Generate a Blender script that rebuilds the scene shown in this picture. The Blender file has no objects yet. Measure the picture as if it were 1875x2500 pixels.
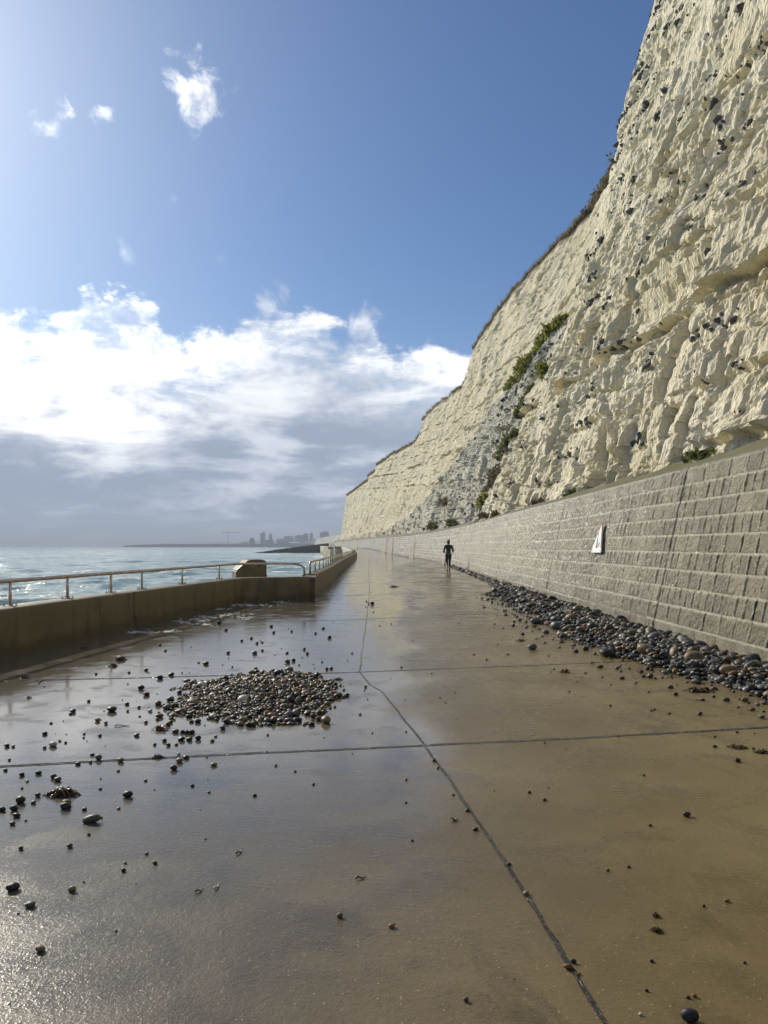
import bpy, bmesh, math, random
import numpy as np
from mathutils import Vector, Matrix, Euler
R = math.radians
S = bpy.context.scene
COL = S.collection
rng = np.random.default_rng(7)
random.seed(7)

# ------------------------------------------------------------------ camera
FPX, HORIZ, EYE = 2022.0, 1333.0, 1.4         # focal length and horizon row, in pixels of the 1875x2500 photo
cam_d = bpy.data.cameras.new("camera"); cam = bpy.data.objects.new("camera", cam_d); COL.objects.link(cam)
cam.location = (0, 0, EYE); cam.rotation_euler = (R(90), 0, 0)
cam_d.sensor_fit = 'VERTICAL'; cam_d.sensor_height = 36; cam_d.lens = 36 * FPX / 2500
cam_d.shift_y = (HORIZ - 1250) / 2500
cam_d.clip_start = 0.05; cam_d.clip_end = 30000
S.camera = cam
# ------------------------------------------------------------------ render + light
S.view_settings.view_transform = 'Standard'; S.view_settings.look = 'None'
S.view_settings.exposure = 0.28; S.view_settings.gamma = 1
S.cycles.use_denoising = True
S.cycles.max_bounces = 6; S.cycles.volume_bounces = 0; S.cycles.sample_clamp_indirect = 6
S.cycles.caustics_reflective = False; S.cycles.caustics_refractive = False
SUN_AZ, SUN_EL = R(-38.5), R(27)               # azimuth from +Y towards +X
SUN = Vector((math.sin(SUN_AZ) * math.cos(SUN_EL), math.cos(SUN_AZ) * math.cos(SUN_EL), math.sin(SUN_EL)))
sl = bpy.data.lights.new("sun", 'SUN'); so = bpy.data.objects.new("sun", sl); COL.objects.link(so)
sl.energy = 4.1; sl.angle = R(0.55); sl.color = (1.0, 0.92, 0.76)
so.rotation_euler = (-SUN).to_track_quat('-Z', 'Y').to_euler(); so.location = (-30, 40, 60)


# ------------------------------------------------------------------ node helper
class NT:
    def __init__(s, tree):
        s.t = tree
    def node(s, typ, **kw):
        n = s.t.nodes.new(typ)
        for k, v in kw.items(): setattr(n, k, v)
        return n
    def put(s, sock, v):
        if v is None: return
        if isinstance(v, E): s.t.links.new(v.o, sock)
        elif hasattr(v, 'is_output'): s.t.links.new(v, sock)
        elif isinstance(v, (tuple, list)) and sock.type == 'RGBA' and len(v) == 3: sock.default_value = (*v, 1)
        else: sock.default_value = v
    def m(s, op, a, b=None, c=None, clamp=False):
        n = s.node('ShaderNodeMath', operation=op, use_clamp=clamp)
        for i, v in enumerate((a, b, c)): s.put(n.inputs[i], v)
        return E(s, n.outputs[0])
    def sstep(s, x, lo, hi, to0=0.0, to1=1.0):
        n = s.node('ShaderNodeMapRange', interpolation_type='SMOOTHSTEP')
        s.put(n.inputs[0], x)
        for i, v in enumerate((lo, hi, to0, to1)): s.put(n.inputs[i + 1], v)
        return E(s, n.outputs[0])
    def mix(s, f, a, b, blend='MIX'):
        n = s.node('ShaderNodeMix', data_type='RGBA', blend_type=blend)
        s.put(n.inputs[0], f); s.put(n.inputs[6], a); s.put(n.inputs[7], b)
        return n.outputs[2]
    def noise(s, vec, scale, detail=5, rough=.55, dist=0.0, lac=2.0):
        n = s.node('ShaderNodeTexNoise')
        s.put(n.inputs['Vector'], vec); n.inputs['Scale'].default_value = scale
        n.inputs['Detail'].default_value = detail; n.inputs['Roughness'].default_value = rough
        n.inputs['Distortion'].default_value = dist; n.inputs['Lacunarity'].default_value = lac
        return E(s, n.outputs[0])
    def voro(s, vec, scale, feature='F1', rand=1.0):
        n = s.node('ShaderNodeTexVoronoi', feature=feature)
        s.put(n.inputs['Vector'], vec); n.inputs['Scale'].default_value = scale
        n.inputs['Randomness'].default_value = rand
        return n
    def vec(s, x, y, z=0.0):
        n = s.node('ShaderNodeCombineXYZ')
        for i, v in enumerate((x, y, z)): s.put(n.inputs[i], v)
        return n.outputs[0]
    def xyz(s, sock):
        n = s.node('ShaderNodeSeparateXYZ'); s.t.links.new(sock, n.inputs[0])
        return [E(s, o) for o in n.outputs]
    def attr(s, name):
        n = s.node('ShaderNodeAttribute', attribute_name=name)
        return n
    def bump(s, h, strength=.3, dist=.02, normal=None):
        n = s.node('ShaderNodeBump'); n.inputs['Strength'].default_value = strength
        n.inputs['Distance'].default_value = dist; s.put(n.inputs['Height'], h)
        if normal is not None: s.put(n.inputs['Normal'], normal)
        return n.outputs[0]
    def curve(s, x, pts, lo, hi):
        """piecewise function given as points (x, y); x in lo..hi"""
        n = s.node('ShaderNodeFloatCurve'); c = n.mapping.curves[0]
        ys = [p[1] for p in pts]; y0, y1 = min(ys), max(ys)
        q = [((a - lo) / (hi - lo), (b - y0) / (y1 - y0)) for a, b in pts]
        c.points[0].location = q[0]; c.points[1].location = q[-1]
        for p in q[1:-1]: c.points.new(*p)
        n.mapping.update()
        s.put(n.inputs['Value'], (x - lo) * (1 / (hi - lo)))
        return E(s, n.outputs[0]) * (y1 - y0) + y0


class E:
    def __init__(s, nt, o): s.nt, s.o = nt, o
    def __add__(s, b): return s.nt.m('ADD', s, b)
    __radd__ = __add__
    def __mul__(s, b): return s.nt.m('MULTIPLY', s, b)
    __rmul__ = __mul__
    def __sub__(s, b): return s.nt.m('SUBTRACT', s, b)
    def __rsub__(s, b): return s.nt.m('SUBTRACT', b, s)
    def __truediv__(s, b): return s.nt.m('DIVIDE', s, b)
    def clamp(s): return s.nt.m('ADD', s, 0.0, clamp=True)


# ------------------------------------------------------------------ world: sky and clouds by compass direction
def az_el(px, py):
    u, v = (px - 937.5) / FPX, (HORIZ - py) / FPX
    return math.atan(u), math.atan(v / math.sqrt(1 + u * u))

W = bpy.data.worlds.new("World"); S.world = W; W.use_nodes = True
W.node_tree.nodes.clear(); w = NT(W.node_tree)
sky = w.node('ShaderNodeTexSky', sky_type='NISHITA')
sky.sun_disc = False; sky.sun_elevation = SUN_EL; sky.sun_rotation = SUN_AZ
sky.air_density = 1.0; sky.dust_density = .7; sky.ozone_density = 2.0; sky.altitude = 5
tc = w.node('ShaderNodeTexCoord')
dx, dy, dz = w.xyz(tc.outputs['Generated'])
az = w.m('ARCTAN2', dx, dy); el = w.m('ARCSINE', dz)
# angle to the sun: forward-scattered glow of thin vapour round the sun
cs = dx * SUN.x + dy * SUN.y + dz * SUN.z
sunang = w.m('ARCCOSINE', cs)
glow = w.m('EXPONENT', sunang * -6.5)
P = w.vec(az * 1.0, el * 1.5, 0.0)
warp = w.node('ShaderNodeTexNoise'); w.put(warp.inputs['Vector'], P); warp.inputs['Scale'].default_value = 7; warp.inputs['Detail'].default_value = 3
wv = w.node('ShaderNodeVectorMath', operation='MULTIPLY_ADD')
w.put(wv.inputs[0], warp.outputs['Color']); wv.inputs[1].default_value = (.07, .07, .07); w.put(wv.inputs[2], P)
PW = wv.outputs[0]
f1 = w.noise(PW, 9, 9, .58)
f2 = w.noise(w.vec(az * 1.0, el * 3.2, 3.0), 8, 8, .6, .4)
f3 = w.noise(w.vec(az * 1.0, el * 5.0, 9.0), 5, 6, .55, .3)
fh = w.noise(w.vec(az * 1.0, el * 1.3, 5.0), 42, 6, .65, .5)
edge_px = [(-900, 860), (-500, 820), (0, 790), (150, 815), (215, 778), (340, 762), (390, 815), (430, 868), (490, 862), (560, 835), (640, 775),
           (700, 780), (770, 770), (830, 822), (900, 800), (930, 865), (1040, 885), (1110, 915), (1160, 960), (1300, 1010), (1900, 1150)]
pts = [(az_el(x, 900)[0], az_el(x, y)[1]) for x, y in edge_px]
LO, HI = pts[0][0], pts[-1][0]
top = w.curve(az, pts, LO, HI)
thin = w.sstep(top - el, .10, .0) * w.sstep(f2 * .6 + fh * .4, .60, .36)
bank = (1.0 - thin * .75) * w.sstep(top - el + (f1 - .5) * .16 + (f2 - .5) * .05 + (fh - .5) * .035 + .014, -.006, .016)
# brightness inside the bank: sunlit crown over a grey shaded base
base_px = [(-900, 1090), (0, 1030), (350, 1035), (450, 1010), (600, 980), (800, 965), (950, 985), (1100, 1030), (1900, 1200)]
basef = w.curve(az, [(az_el(x, 900)[0], az_el(x, y)[1]) for x, y in base_px], LO, HI)
lit = w.sstep(el - basef + (f2 - .5) * .10 + (f1 - .5) * .06, -.06, .07)
streak = w.sstep(f3 + (f2 - .5) * .9, .44, .70)
greyc = w.mix(streak * .75, (.290, .350, .470), (.70, .75, .83))
lowhaze = w.sstep(el, .0, .07, 1.0, 0.0)
greyc = w.mix(lowhaze * .45, greyc, (.36, .41, .51))
shade = w.sstep(f1 * .6 + f2 * .7 + fh * .25 - .275, .30, .60)
whitec = w.mix(shade, (.47, .53, .63), (.95, .97, 1.0))
glowc = w.sstep(az, -.14, -.38)
whitec = w.mix(glowc * .88, whitec, w.mix(shade, (.78, .82, .90), (1.8, 1.77, 1.72)))
cloudc = w.mix(lit, greyc, whitec)
cloudc = w.mix(glow * .12, cloudc, (1.0, 1.0, 1.0))
mask = bank
def puff(px, py, rx, ry, seedz, th, sc, amt):
    global mask
    a, e = az_el(px, py)
    qx = (az - a) / (rx / FPX); qy = (el - e) / (ry / FPX)
    rr = w.m('SQRT', qx * qx + qy * qy)
    n = w.noise(w.vec(az + el * .35, el - az * .2, seedz), sc, 8, .62, .35)
    k = w.sstep(n * 2.1 - rr * .62 - .20, th, th + .50) * amt
    mask = w.m('MAXIMUM', mask, k)
puff(478, 200, 84, 112, 4.2, .36, 22, .92)
puff(115, 312, 70, 40, 6.1, .40, 26, .5)
puff(175, 283, 46, 44, 7.9, .50, 30, .55)
puff(258, 276, 46, 28, 8.6, .50, 30, .5)
puff(300, 618, 50, 50, 9.0, .52, 16, .25)
puff(535, 635, 45, 30, 2.0, .52, 16, .2)
puff(425, 485, 30, 22, 1.0, .52, 16, .2)
puff(655, 745, 60, 60, 5.0, .40, 20, .7)
puff(900, 800, 70, 70, 5.6, .40, 18, .75)
# everything behind the camera and overhead keeps broken cloud as well
hi = w.sstep(w.noise(w.vec(dx, dy, dz * 2.0), 2.2, 7, .6, .3), .56, .74) * w.sstep(dy, -.1, .05, 1.0, 0.0) * .8
mask = w.m('MAXIMUM', mask, hi)
bgs = w.node('ShaderNodeBackground'); bgs.inputs['Strength'].default_value = .063
skyc = w.mix(1.0, sky.outputs[0], (.63, .86, 1.17), 'MULTIPLY')
skyc = w.mix(w.m('MINIMUM', glow * 1.35 + w.sstep(el, .02, .36, .13, 0.0), 1.0), skyc, (12.6, 13.4, 15.0))
w.put(bgs.inputs['Color'], skyc)
bgc = w.node('ShaderNodeBackground'); w.put(bgc.inputs['Color'], cloudc); bgc.inputs['Strength'].default_value = 1.0
mx = w.node('ShaderNodeMixShader'); w.put(mx.inputs[0], mask)
w.t.links.new(bgs.outputs[0], mx.inputs[1]); w.t.links.new(bgc.outputs[0], mx.inputs[2])
wo = w.node('ShaderNodeOutputWorld'); w.t.links.new(mx.outputs[0], wo.inputs[0])
W.cycles.sampling_method = 'MANUAL'; W.cycles.sample_map_resolution = 1024


# ------------------------------------------------------------------ geometry helpers
def tag(o, label=None, cat=None, group=None, kind=None):
    for k, v in (('label', label), ('category', cat), ('group', group), ('kind', kind)):
        if v: o[k] = v
    return o
def empty(name, loc=(0, 0, 0), rz=0.0):
    o = bpy.data.objects.new(name, None); COL.objects.link(o); o.location = loc; o.rotation_euler = (0, 0, rz)
    o.empty_display_size = .2
    return o
def link(name, me, mat=None, parent=None, loc=None):
    o = bpy.data.objects.new(name, me); COL.objects.link(o)
    if mat is not None:
        for q in (mat if isinstance(mat, (list, tuple)) else [mat]): me.materials.append(q)
    if parent is not None: o.parent = parent
    if loc is not None: o.location = loc
    return o
def raw_mesh(name, V, F, smooth=True, attrs=None, colors=None):
    """V (n,3), F (m,k) one face size"""
    V = np.asarray(V, np.float32); F = np.asarray(F, np.int32)
    me = bpy.data.meshes.new(name); k = F.shape[1]
    me.vertices.add(len(V)); me.vertices.foreach_set('co', V.ravel())
    me.loops.add(F.size); me.loops.foreach_set('vertex_index', F.ravel())
    me.polygons.add(len(F)); me.polygons.foreach_set('loop_start', np.arange(0, F.size, k, dtype=np.int32))
    me.polygons.foreach_set('use_smooth', np.full(len(F), smooth, bool))
    for a, val in (attrs or {}).items():
        t = me.attributes.new(a, 'FLOAT', 'POINT'); t.data.foreach_set('value', np.asarray(val, np.float32).ravel())
    for a, val in (colors or {}).items():
        c = np.ones((len(V), 4), np.float32); c[:, :3] = val
        t = me.attributes.new(a, 'FLOAT_COLOR', 'POINT'); t.data.foreach_set('color', c.ravel())
    me.update(calc_edges=True); me.validate()
    return me
def grid_faces(n, m, flip=False):
    i = np.arange(n - 1)[:, None] * m + np.arange(m - 1)[None, :]
    f = np.stack([i, i + m, i + m + 1, i + 1], -1).reshape(-1, 4)
    return f[:, ::-1] if flip else f
def bm_obj(name, bm, mat, parent=None, smooth=False):
    me = bpy.data.meshes.new(name); bm.normal_update(); bm.to_mesh(me); bm.free()
    for p in me.polygons: p.use_smooth = smooth
    return link(name, me, mat, parent)
def bm_box(bm, c, s, rz=0.0, bev=0.0, rot=None):
    r = bmesh.ops.create_cube(bm, size=1.0)
    M = Matrix.Translation(c) @ (rot.to_matrix().to_4x4() if rot else Matrix.Rotation(rz, 4, 'Z')) @ Matrix.Diagonal((*s, 1))
    bmesh.ops.transform(bm, matrix=M, verts=r['verts'])
    if bev:
        es = list({e for v in r['verts'] for e in v.link_edges})
        bmesh.ops.bevel(bm, geom=es, offset=bev, segments=2, profile=.6, affect='EDGES')
def tube_arrays(path, rad, n=10, cap=True):
    path = np.asarray(path, float); K = len(path)
    T = np.gradient(path, axis=0); T /= np.linalg.norm(T, axis=1)[:, None] + 1e-9
    up = np.array([0, 0, 1.0]) if abs(T[0][2]) < .9 else np.array([1.0, 0, 0])
    a = np.linspace(0, 2 * np.pi, n, endpoint=False); V = []
    rad = np.broadcast_to(rad, (K,))
    prev = np.cross(T[0], up); prev /= np.linalg.norm(prev)
    for k in range(K):
        s = prev - T[k] * np.dot(prev, T[k]); s /= np.linalg.norm(s) + 1e-9; prev = s
        b = np.cross(T[k], s)
        V.append(path[k] + rad[k] * (np.cos(a)[:, None] * s + np.sin(a)[:, None] * b))
    V = np.concatenate(V); F = []
    for k in range(K - 1):
        for j in range(n):
            j2 = (j + 1) % n
            F.append((k * n + j, k * n + j2, (k + 1) * n + j2, (k + 1) * n + j))
    return V, F
def tube(name, path, rad, mat, parent=None, n=10):
    V, F = tube_arrays(path, rad, n)
    me = bpy.data.meshes.new(name)
    K = len(path)
    F = [tuple(f) for f in F] + [tuple(range(n))[::-1], tuple(range((K - 1) * n, K * n))]
    me.from_pydata([tuple(v) for v in V], [], F); me.update()
    for p in me.polygons: p.use_smooth = len(p.vertices) == 4
    return link(name, me, mat, parent)
def ground(px, py, z=0.0):
    Y = (EYE - z) * FPX / (py - HORIZ)
    return (px - 937.5) / FPX * Y, Y
def smooth(x, a, b):
    t = np.clip((x - a) / (b - a), 0, 1); return t * t * (3 - 2 * t)

# numpy noises ------------------------------------------------------
def _h(ix, iy, iz):
    h = (ix.astype(np.int64) * 374761393 + iy.astype(np.int64) * 668265263 + iz * 2147483647) & 0xffffffff
    h = ((h ^ (h >> 13)) * 1274126177) & 0xffffffff
    h = ((h ^ (h >> 16)) * 2246822519) & 0xffffffff
    return ((h ^ (h >> 15)) & 0xffffff) / float(0x1000000)
def vnoise(x, y, seed=0):
    """2-D gradient noise, about -1..1"""
    x0 = np.floor(x); y0 = np.floor(y); fx = x - x0; fy = y - y0
    u = fx * fx * fx * (fx * (fx * 6 - 15) + 10); v = fy * fy * fy * (fy * (fy * 6 - 15) + 10)
    def g(ax, ay):
        a = _h(x0 + ax, y0 + ay, seed) * 2 * np.pi
        return np.cos(a) * (fx - ax) + np.sin(a) * (fy - ay)
    return 1.5 * ((g(0, 0) * (1 - u) + g(1, 0) * u) * (1 - v) + (g(0, 1) * (1 - u) + g(1, 1) * u) * v)
def fbm(x, y, o=4, seed=0, gain=.5):
    s = 0; a = 1.0
    for k in range(o):
        s = s + a * vnoise(x * 2 ** k + k * 17.3, y * 2 ** k - k * 9.1, seed + k); a *= gain
    return s
def worley(x, y, seed=0, cheb=False):
    """nearest cell: distance F1, F2-F1, random id, offset to cell centre"""
    x0 = np.floor(x); y0 = np.floor(y)
    f1 = np.full(x.shape, 9.0); f2 = f1.copy(); idn = f1.copy(); ox = f1.copy(); oy = f1.copy()
    for i in (-1, 0, 1):
        for j in (-1, 0, 1):
            cx = x0 + i + _h(x0 + i, y0 + j, seed); cy = y0 + j + _h(x0 + i, y0 + j, seed + 5)
            d = np.maximum(np.abs(x - cx), np.abs(y - cy)) if cheb else np.hypot(x - cx, y - cy); r = _h(x0 + i, y0 + j, seed + 9)
            n = d < f1
            f2 = np.where(n, f1, np.minimum(f2, d)); f1 = np.where(n, d, f1)
            idn = np.where(n, r, idn); ox = np.where(n, x - cx, ox); oy = np.where(n, y - cy, oy)
    return f1, f2 - f1, idn, ox, oy


# ------------------------------------------------------------------ materials
def new_mat(name):
    m = bpy.data.materials.new(name); m.use_nodes = True; m.node_tree.nodes.clear()
    t = NT(m.node_tree); b = t.node('ShaderNodeBsdfPrincipled'); o = t.node('ShaderNodeOutputMaterial')
    t.t.links.new(b.outputs[0], o.inputs[0])
    return m, t, b
def setp(t, b, **kw):
    names = dict(color='Base Color', rough='Roughness', metal='Metallic', normal='Normal', ior='IOR', spec='Specular IOR Level', coat='Coat Weight', coatr='Coat Roughness', coatn='Coat Normal', sub='Subsurface Weight')
    for k, v in kw.items(): t.put(b.inputs[names[k]], v)
def simple(name, c, rough=.6, metal=0.0, var=.25, scale=6, bump=.0, bscale=40, obj=False, spec=.5):
    m, t, b = new_mat(name)
    tcn = t.node('ShaderNodeTexCoord'); v = tcn.outputs['Object']
    n = t.noise(v, scale, 5, .6)
    col = t.mix(t.sstep(n, .3, .7), tuple(x * (1 - var) for x in c), tuple(min(1, x * (1 + var)) for x in c))
    if obj:
        oi = t.node('ShaderNodeObjectInfo'); r = E(t, oi.outputs['Random'])
        col = t.mix(1.0, col, t.vec(r * .5 + .75, r * .5 + .75, r * .5 + .75), 'MULTIPLY')
    setp(t, b, color=col, rough=rough, metal=metal, spec=spec)
    if bump: setp(t, b, normal=t.bump(t.noise(v, bscale, 4, .6), bump, .01))
    return m


def geo_pos(t):
    g = t.node('ShaderNodeNewGeometry'); return g.outputs['Position']

def mat_promenade():
    m, t, b = new_mat("wet_concrete"); p = geo_pos(t); x, y, z = t.xyz(p)
    big = t.noise(p, .55, 5, .6); mid = t.noise(p, 2.3, 6, .6, .3); fine = t.noise(p, 38, 4, .7)
    lo = t.noise(t.vec(x * 1.0, y * .35, 2.0), .9, 4, .55, .4)
    # thin sheet of standing water: left of an uneven line, and far down the walk in patches
    s = x + (lo - .5) * 1.9 + (mid - .5) * .22
    f = t.sstep(s + (fine - .5) * .12, .16, .66, 1.0, 0.0) * t.sstep(y + (big - .5) * 2.2 + (mid - .5) * .9, 2.7, 5.2)
    far = t.sstep(y, 14.0, 24.0) * t.sstep(lo + (mid - .5) * .2, .40, .58)
    edge = t.sstep(x + y * -.1, -5.4, -4.0, 1.0, 0.0)
    film = t.m('MAXIMUM', t.m('MAXIMUM', f, far * .7), edge * t.sstep(y, 6.0, 9.0))
    c = t.mix(t.sstep(big, .35, .68), (.130, .093, .036), (.200, .150, .068))
    c = t.mix(t.sstep(mid, .48, .72) * .62, c, (.082, .058, .024))
    str_ = t.noise(t.vec(x * 1.1 + y * .25, y * .28, 7.0), 2.2, 6, .65, .8); c = t.mix(t.sstep(str_, .56, .70) * .55, c, (.066, .047, .022)); c = t.mix(t.sstep(str_, .44, .30) * .45, c, (.205, .160, .086))
    tone = t.sstep(x + (big - .5) * 1.5, -1.8, 1.2)
    c = t.mix(tone, t.mix(.8, c, (.100, .092, .076)), c)
    # aggregate specks
    vo = t.voro(p, 55); spk = t.sstep(E(t, vo.outputs['Distance']), .11, .24, 1.0, 0.0)
    sel = t.sstep(E(t, t.xyz(vo.outputs['Color'])[0].o), .80, .84)
    c = t.mix(spk * sel * .75, c, (.46, .37, .23))
    vo2 = t.voro(p, 38); spk2 = t.sstep(E(t, vo2.outputs['Distance']), .08, .2, 1.0, 0.0) * t.sstep(t.xyz(vo2.outputs['Color'])[1], .84, .88)
    c = t.mix(spk2 * .8, c, (.030, .022, .012))
    c = t.mix(t.sstep(fine, .55, .8) * .3, c, (.08, .06, .035))
    dryr = t.sstep(mid + (fine - .5) * .4, .3, .7, .40, .22)
    film = film * t.sstep(mid + (fine - .5) * .25, .34, .50, .60, 1.0)
    rough = dryr * (1.0 - film) + film * .085
    # brushed finish across the walk, float marks, grit
    br = t.noise(t.vec(x * 2.2, y * 34.0 + x * 8.0, 0.0), 1.0, 4, .6)
    h = (br - .5) * .50 + (fine - .5) * .80 + (mid - .5) * 1.0 + t.noise(p, 120, 2, .6) * .35
    nn = t.node('ShaderNodeBump'); nn.inputs['Distance'].default_value = .006
    t.put(nn.inputs['Strength'], (1.0 - film * .90) * .62); t.put(nn.inputs['Height'], h)
    rip = t.bump(t.noise(t.vec(x * .6, y * 1.0, 0.0), 5, 3, .5), .05, .02, nn.outputs[0])
    setp(t, b, color=c, rough=rough, ior=1.36, normal=rip)
    return m

def mat_joint():
    m, t, b = new_mat("wet_bitumen_joint"); p = geo_pos(t)
    n = t.noise(p, 22, 5, .7)
    setp(t, b, color=t.mix(n, (.018, .018, .020), (.055, .050, .042)), rough=t.sstep(n, .3, .7, .06, .25), ior=1.4,
         normal=t.bump(t.noise(p, 42, 4, .65), 1.0, .05))
    return m

def mat_chalk():
    m, t, b = new_mat("chalk_rock"); p = geo_pos(t); x, y, z = t.xyz(p)
    a = E(t, t.attr('grey').outputs['Fac']); ye = E(t, t.attr('warm').outputs['Fac'])
    n1 = t.noise(p, .35, 6, .6, .3); n2 = t.noise(p, 2.2, 6, .65); n3 = t.noise(t.vec(x * 2.2, y * 2.2, z * .5), 1.0, 6, .65)
    c = t.mix(t.sstep(n1, .35, .65), (.66, .59, .41), (.78, .715, .55))
    c = t.mix(ye * t.sstep(n3, .3, .65), c, (.60, .53, .375))
    c = t.mix(a * t.sstep(n2, .25, .6), c, (.48, .455, .39))
    c = t.mix(t.sstep(n3, .60, .78) * .45, c, (.42, .38, .25))          # run-off stains
    c = t.mix(t.sstep(n2 + (n3 - .5) * .5, .62, .80) * .5, c, (.74, .72, .66))
    c = t.mix(t.sstep(t.noise(p, 1.1, 5, .7, .5), .66, .76) * .55, c, (.45, .30, .12))   # rusty iron stains
    far = t.sstep(y, 60, 130)
    # small flints in the bedding, too small to model
    vo = t.voro(t.vec(x, y, z * 1.6), 2.6); d = E(t, vo.outputs['Distance'])
    band = t.sstep(t.noise(t.vec(y * .05, z * 1.1 - y * .072, 0.0), 1.0, 2, .5), .56, .66)
    c = t.mix(t.sstep(d, .10, .16, 1.0, 0.0) * band * .85, c, (.055, .055, .062))
    so = E(t, t.attr('soil').outputs['Fac']); c = t.mix(so, c, t.mix(n2, (.19, .15, .10), (.32, .26, .18)))
    v1 = t.voro(t.vec(x, y + z * .16, z * .55), 3.2, 'DISTANCE_TO_EDGE'); v2 = t.voro(t.vec(x, y - z * .1, z * .6), 9.0)
    h = t.noise(p, 6, 8, .7) * .8 + t.sstep(E(t, v1.outputs['Distance']), 0.0, .06) * .22 + E(t, v2.outputs['Distance']) * .5
    setp(t, b, color=c, rough=.88, spec=.25, normal=t.bump(h, .75, .14))
    return m

def mat_wall():
    m, t, b = new_mat("rock_faced_concrete_blocks"); p = geo_pos(t); x, y, z = t.xyz(p)
    j = E(t, t.attr('joint').outputs['Fac']); k = E(t, t.attr('blk').outputs['Fac']); pl = E(t, t.attr('plain').outputs['Fac'])
    n1 = t.noise(p, .7, 5, .6); n2 = t.noise(p, 9, 6, .7); n3 = t.noise(p, 45, 4, .7)
    c = t.mix(k, (.165, .140, .078), (.315, .276, .178))
    c = t.mix(t.sstep(n2, .40, .70) * .6, c, (.075, .062, .036))
    c = t.mix(t.sstep(n3, .5, .75) * .45, c, (.30, .275, .215))
    alg = t.sstep(n1 + (n2 - .5) * .5, .44, .66) * t.sstep(y, 11, 24, 1.0, .30)
    stk = t.noise(t.vec(x, y * 2.4, z * .35), 1.5, 6, .65); c = t.mix(t.sstep(stk, .54, .70) * .5, c, (.085, .072, .042)); c = t.mix(t.sstep(stk, .44, .28) * .4, c, (.36, .335, .26)); c = t.mix(t.sstep(z + (n1 - .5) * .8, .15, .75, .45, 0.0), c, (.085, .072, .040))
    c = t.mix(alg * .75, c, (.080, .072, .028))
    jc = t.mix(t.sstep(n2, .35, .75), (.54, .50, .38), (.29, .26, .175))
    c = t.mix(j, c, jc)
    c = t.mix(E(t, t.attr('groove').outputs['Fac']) * .85, c, (.030, .026, .017))  # vertical joints blackened: dirt together with the groove's shade put into the colour
    pc = t.mix(t.sstep(t.noise(t.vec(x, y * 2.5, z * .5), 1.6, 5, .6), .35, .65), (.140, .120, .072), (.285, .255, .185))
    c = t.mix(pl, c, pc)
    wet = t.sstep(t.noise(p, 1.1, 5, .6), .42, .60)
    r = t.sstep(n2, .3, .7, .22, .50) - wet * .12
    setp(t, b, color=c, rough=r, ior=1.42, normal=t.bump(n2 * 1.2 + n3 * .7, 1.0, .03))
    return m

def mat_moss():
    m, t, b = new_mat("mossy_mortar"); p = geo_pos(t)
    n = t.noise(p, 1.4, 7, .65); n2 = t.noise(p, 14, 5, .7); y = t.xyz(p)[1]
    c = t.mix(t.sstep(n, .36, .62), (.155, .135, .070), (.105, .110, .035))
    c = t.mix(t.sstep(y, 16, 40), c, t.mix(n, (.20, .185, .15), (.12, .105, .075)))
    c = t.mix(t.sstep(n2, .5, .75) * .5, c, (.24, .21, .13))
    setp(t, b, color=c, rough=.9, normal=t.bump(n2, .8, .04))
    return m

def mat_parapet():
    m, t, b = new_mat("damp_parapet_concrete"); p = geo_pos(t); x, y, z = t.xyz(p)
    n = t.noise(p, 1.7, 6, .6, .2); n2 = t.noise(t.vec(x * 3, y * 3, z * .6), 1.4, 5, .6); n3 = t.noise(p, 30, 4, .7)
    c = t.mix(t.sstep(n, .3, .7), (.115, .096, .056), (.178, .150, .094))
    c = t.mix(t.sstep(n2, .5, .72) * .6, c, (.045, .035, .017))
    c = t.mix(t.sstep(n3, .58, .75) * .25, c, (.15, .125, .08))
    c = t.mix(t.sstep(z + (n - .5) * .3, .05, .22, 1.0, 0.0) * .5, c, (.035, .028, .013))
    c = t.mix(t.sstep(y, 55, 105) * .7, c, t.mix(n, (.22, .18, .06), (.34, .30, .18)))
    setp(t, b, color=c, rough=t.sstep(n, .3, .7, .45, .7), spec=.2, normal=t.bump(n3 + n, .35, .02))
    return m

def mat_sea():
    m, t, b = new_mat("sea_water"); p = geo_pos(t); x, y, z = t.xyz(p)
    cr = E(t, t.attr('crest').outputs['Fac'])
    n = t.noise(t.vec(x * .9, y * .35, 0.0), 1.4, 7, .68, .4); big = t.noise(p, .02, 3, .5)
    foam = t.sstep(cr * 1.2 + (n - .5) * 2.0, .80, 1.04)
    shal = t.sstep(cr, .35, 1.0)
    c = t.mix(t.sstep(big, .35, .65), (.33, .46, .41), (.42, .54, .48))
    c = t.mix(shal * .6, c, (.42, .55, .50))
    c = t.mix(foam, c, (.78, .80, .80))
    near = t.sstep(y, 60.0, 700.0, 1.0, .35)
    h = t.noise(t.vec(x * 1.0, y * 1.3, 0.0), 2.2, 5, .6) * .7 + t.noise(p, .7, 4, .6) * 1.3 + t.noise(t.vec(x * .8, y * 1.2, 4.0), .25, 5, .65) * 1.8
    nn = t.node('ShaderNodeBump'); nn.inputs['Distance'].default_value = .22
    t.put(nn.inputs['Strength'], near * .75); t.put(nn.inputs['Height'], h)
    setp(t, b, color=c, rough=t.m('MAXIMUM', foam * .75, .11), ior=1.33, normal=nn.outputs[0])
    return m

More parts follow.
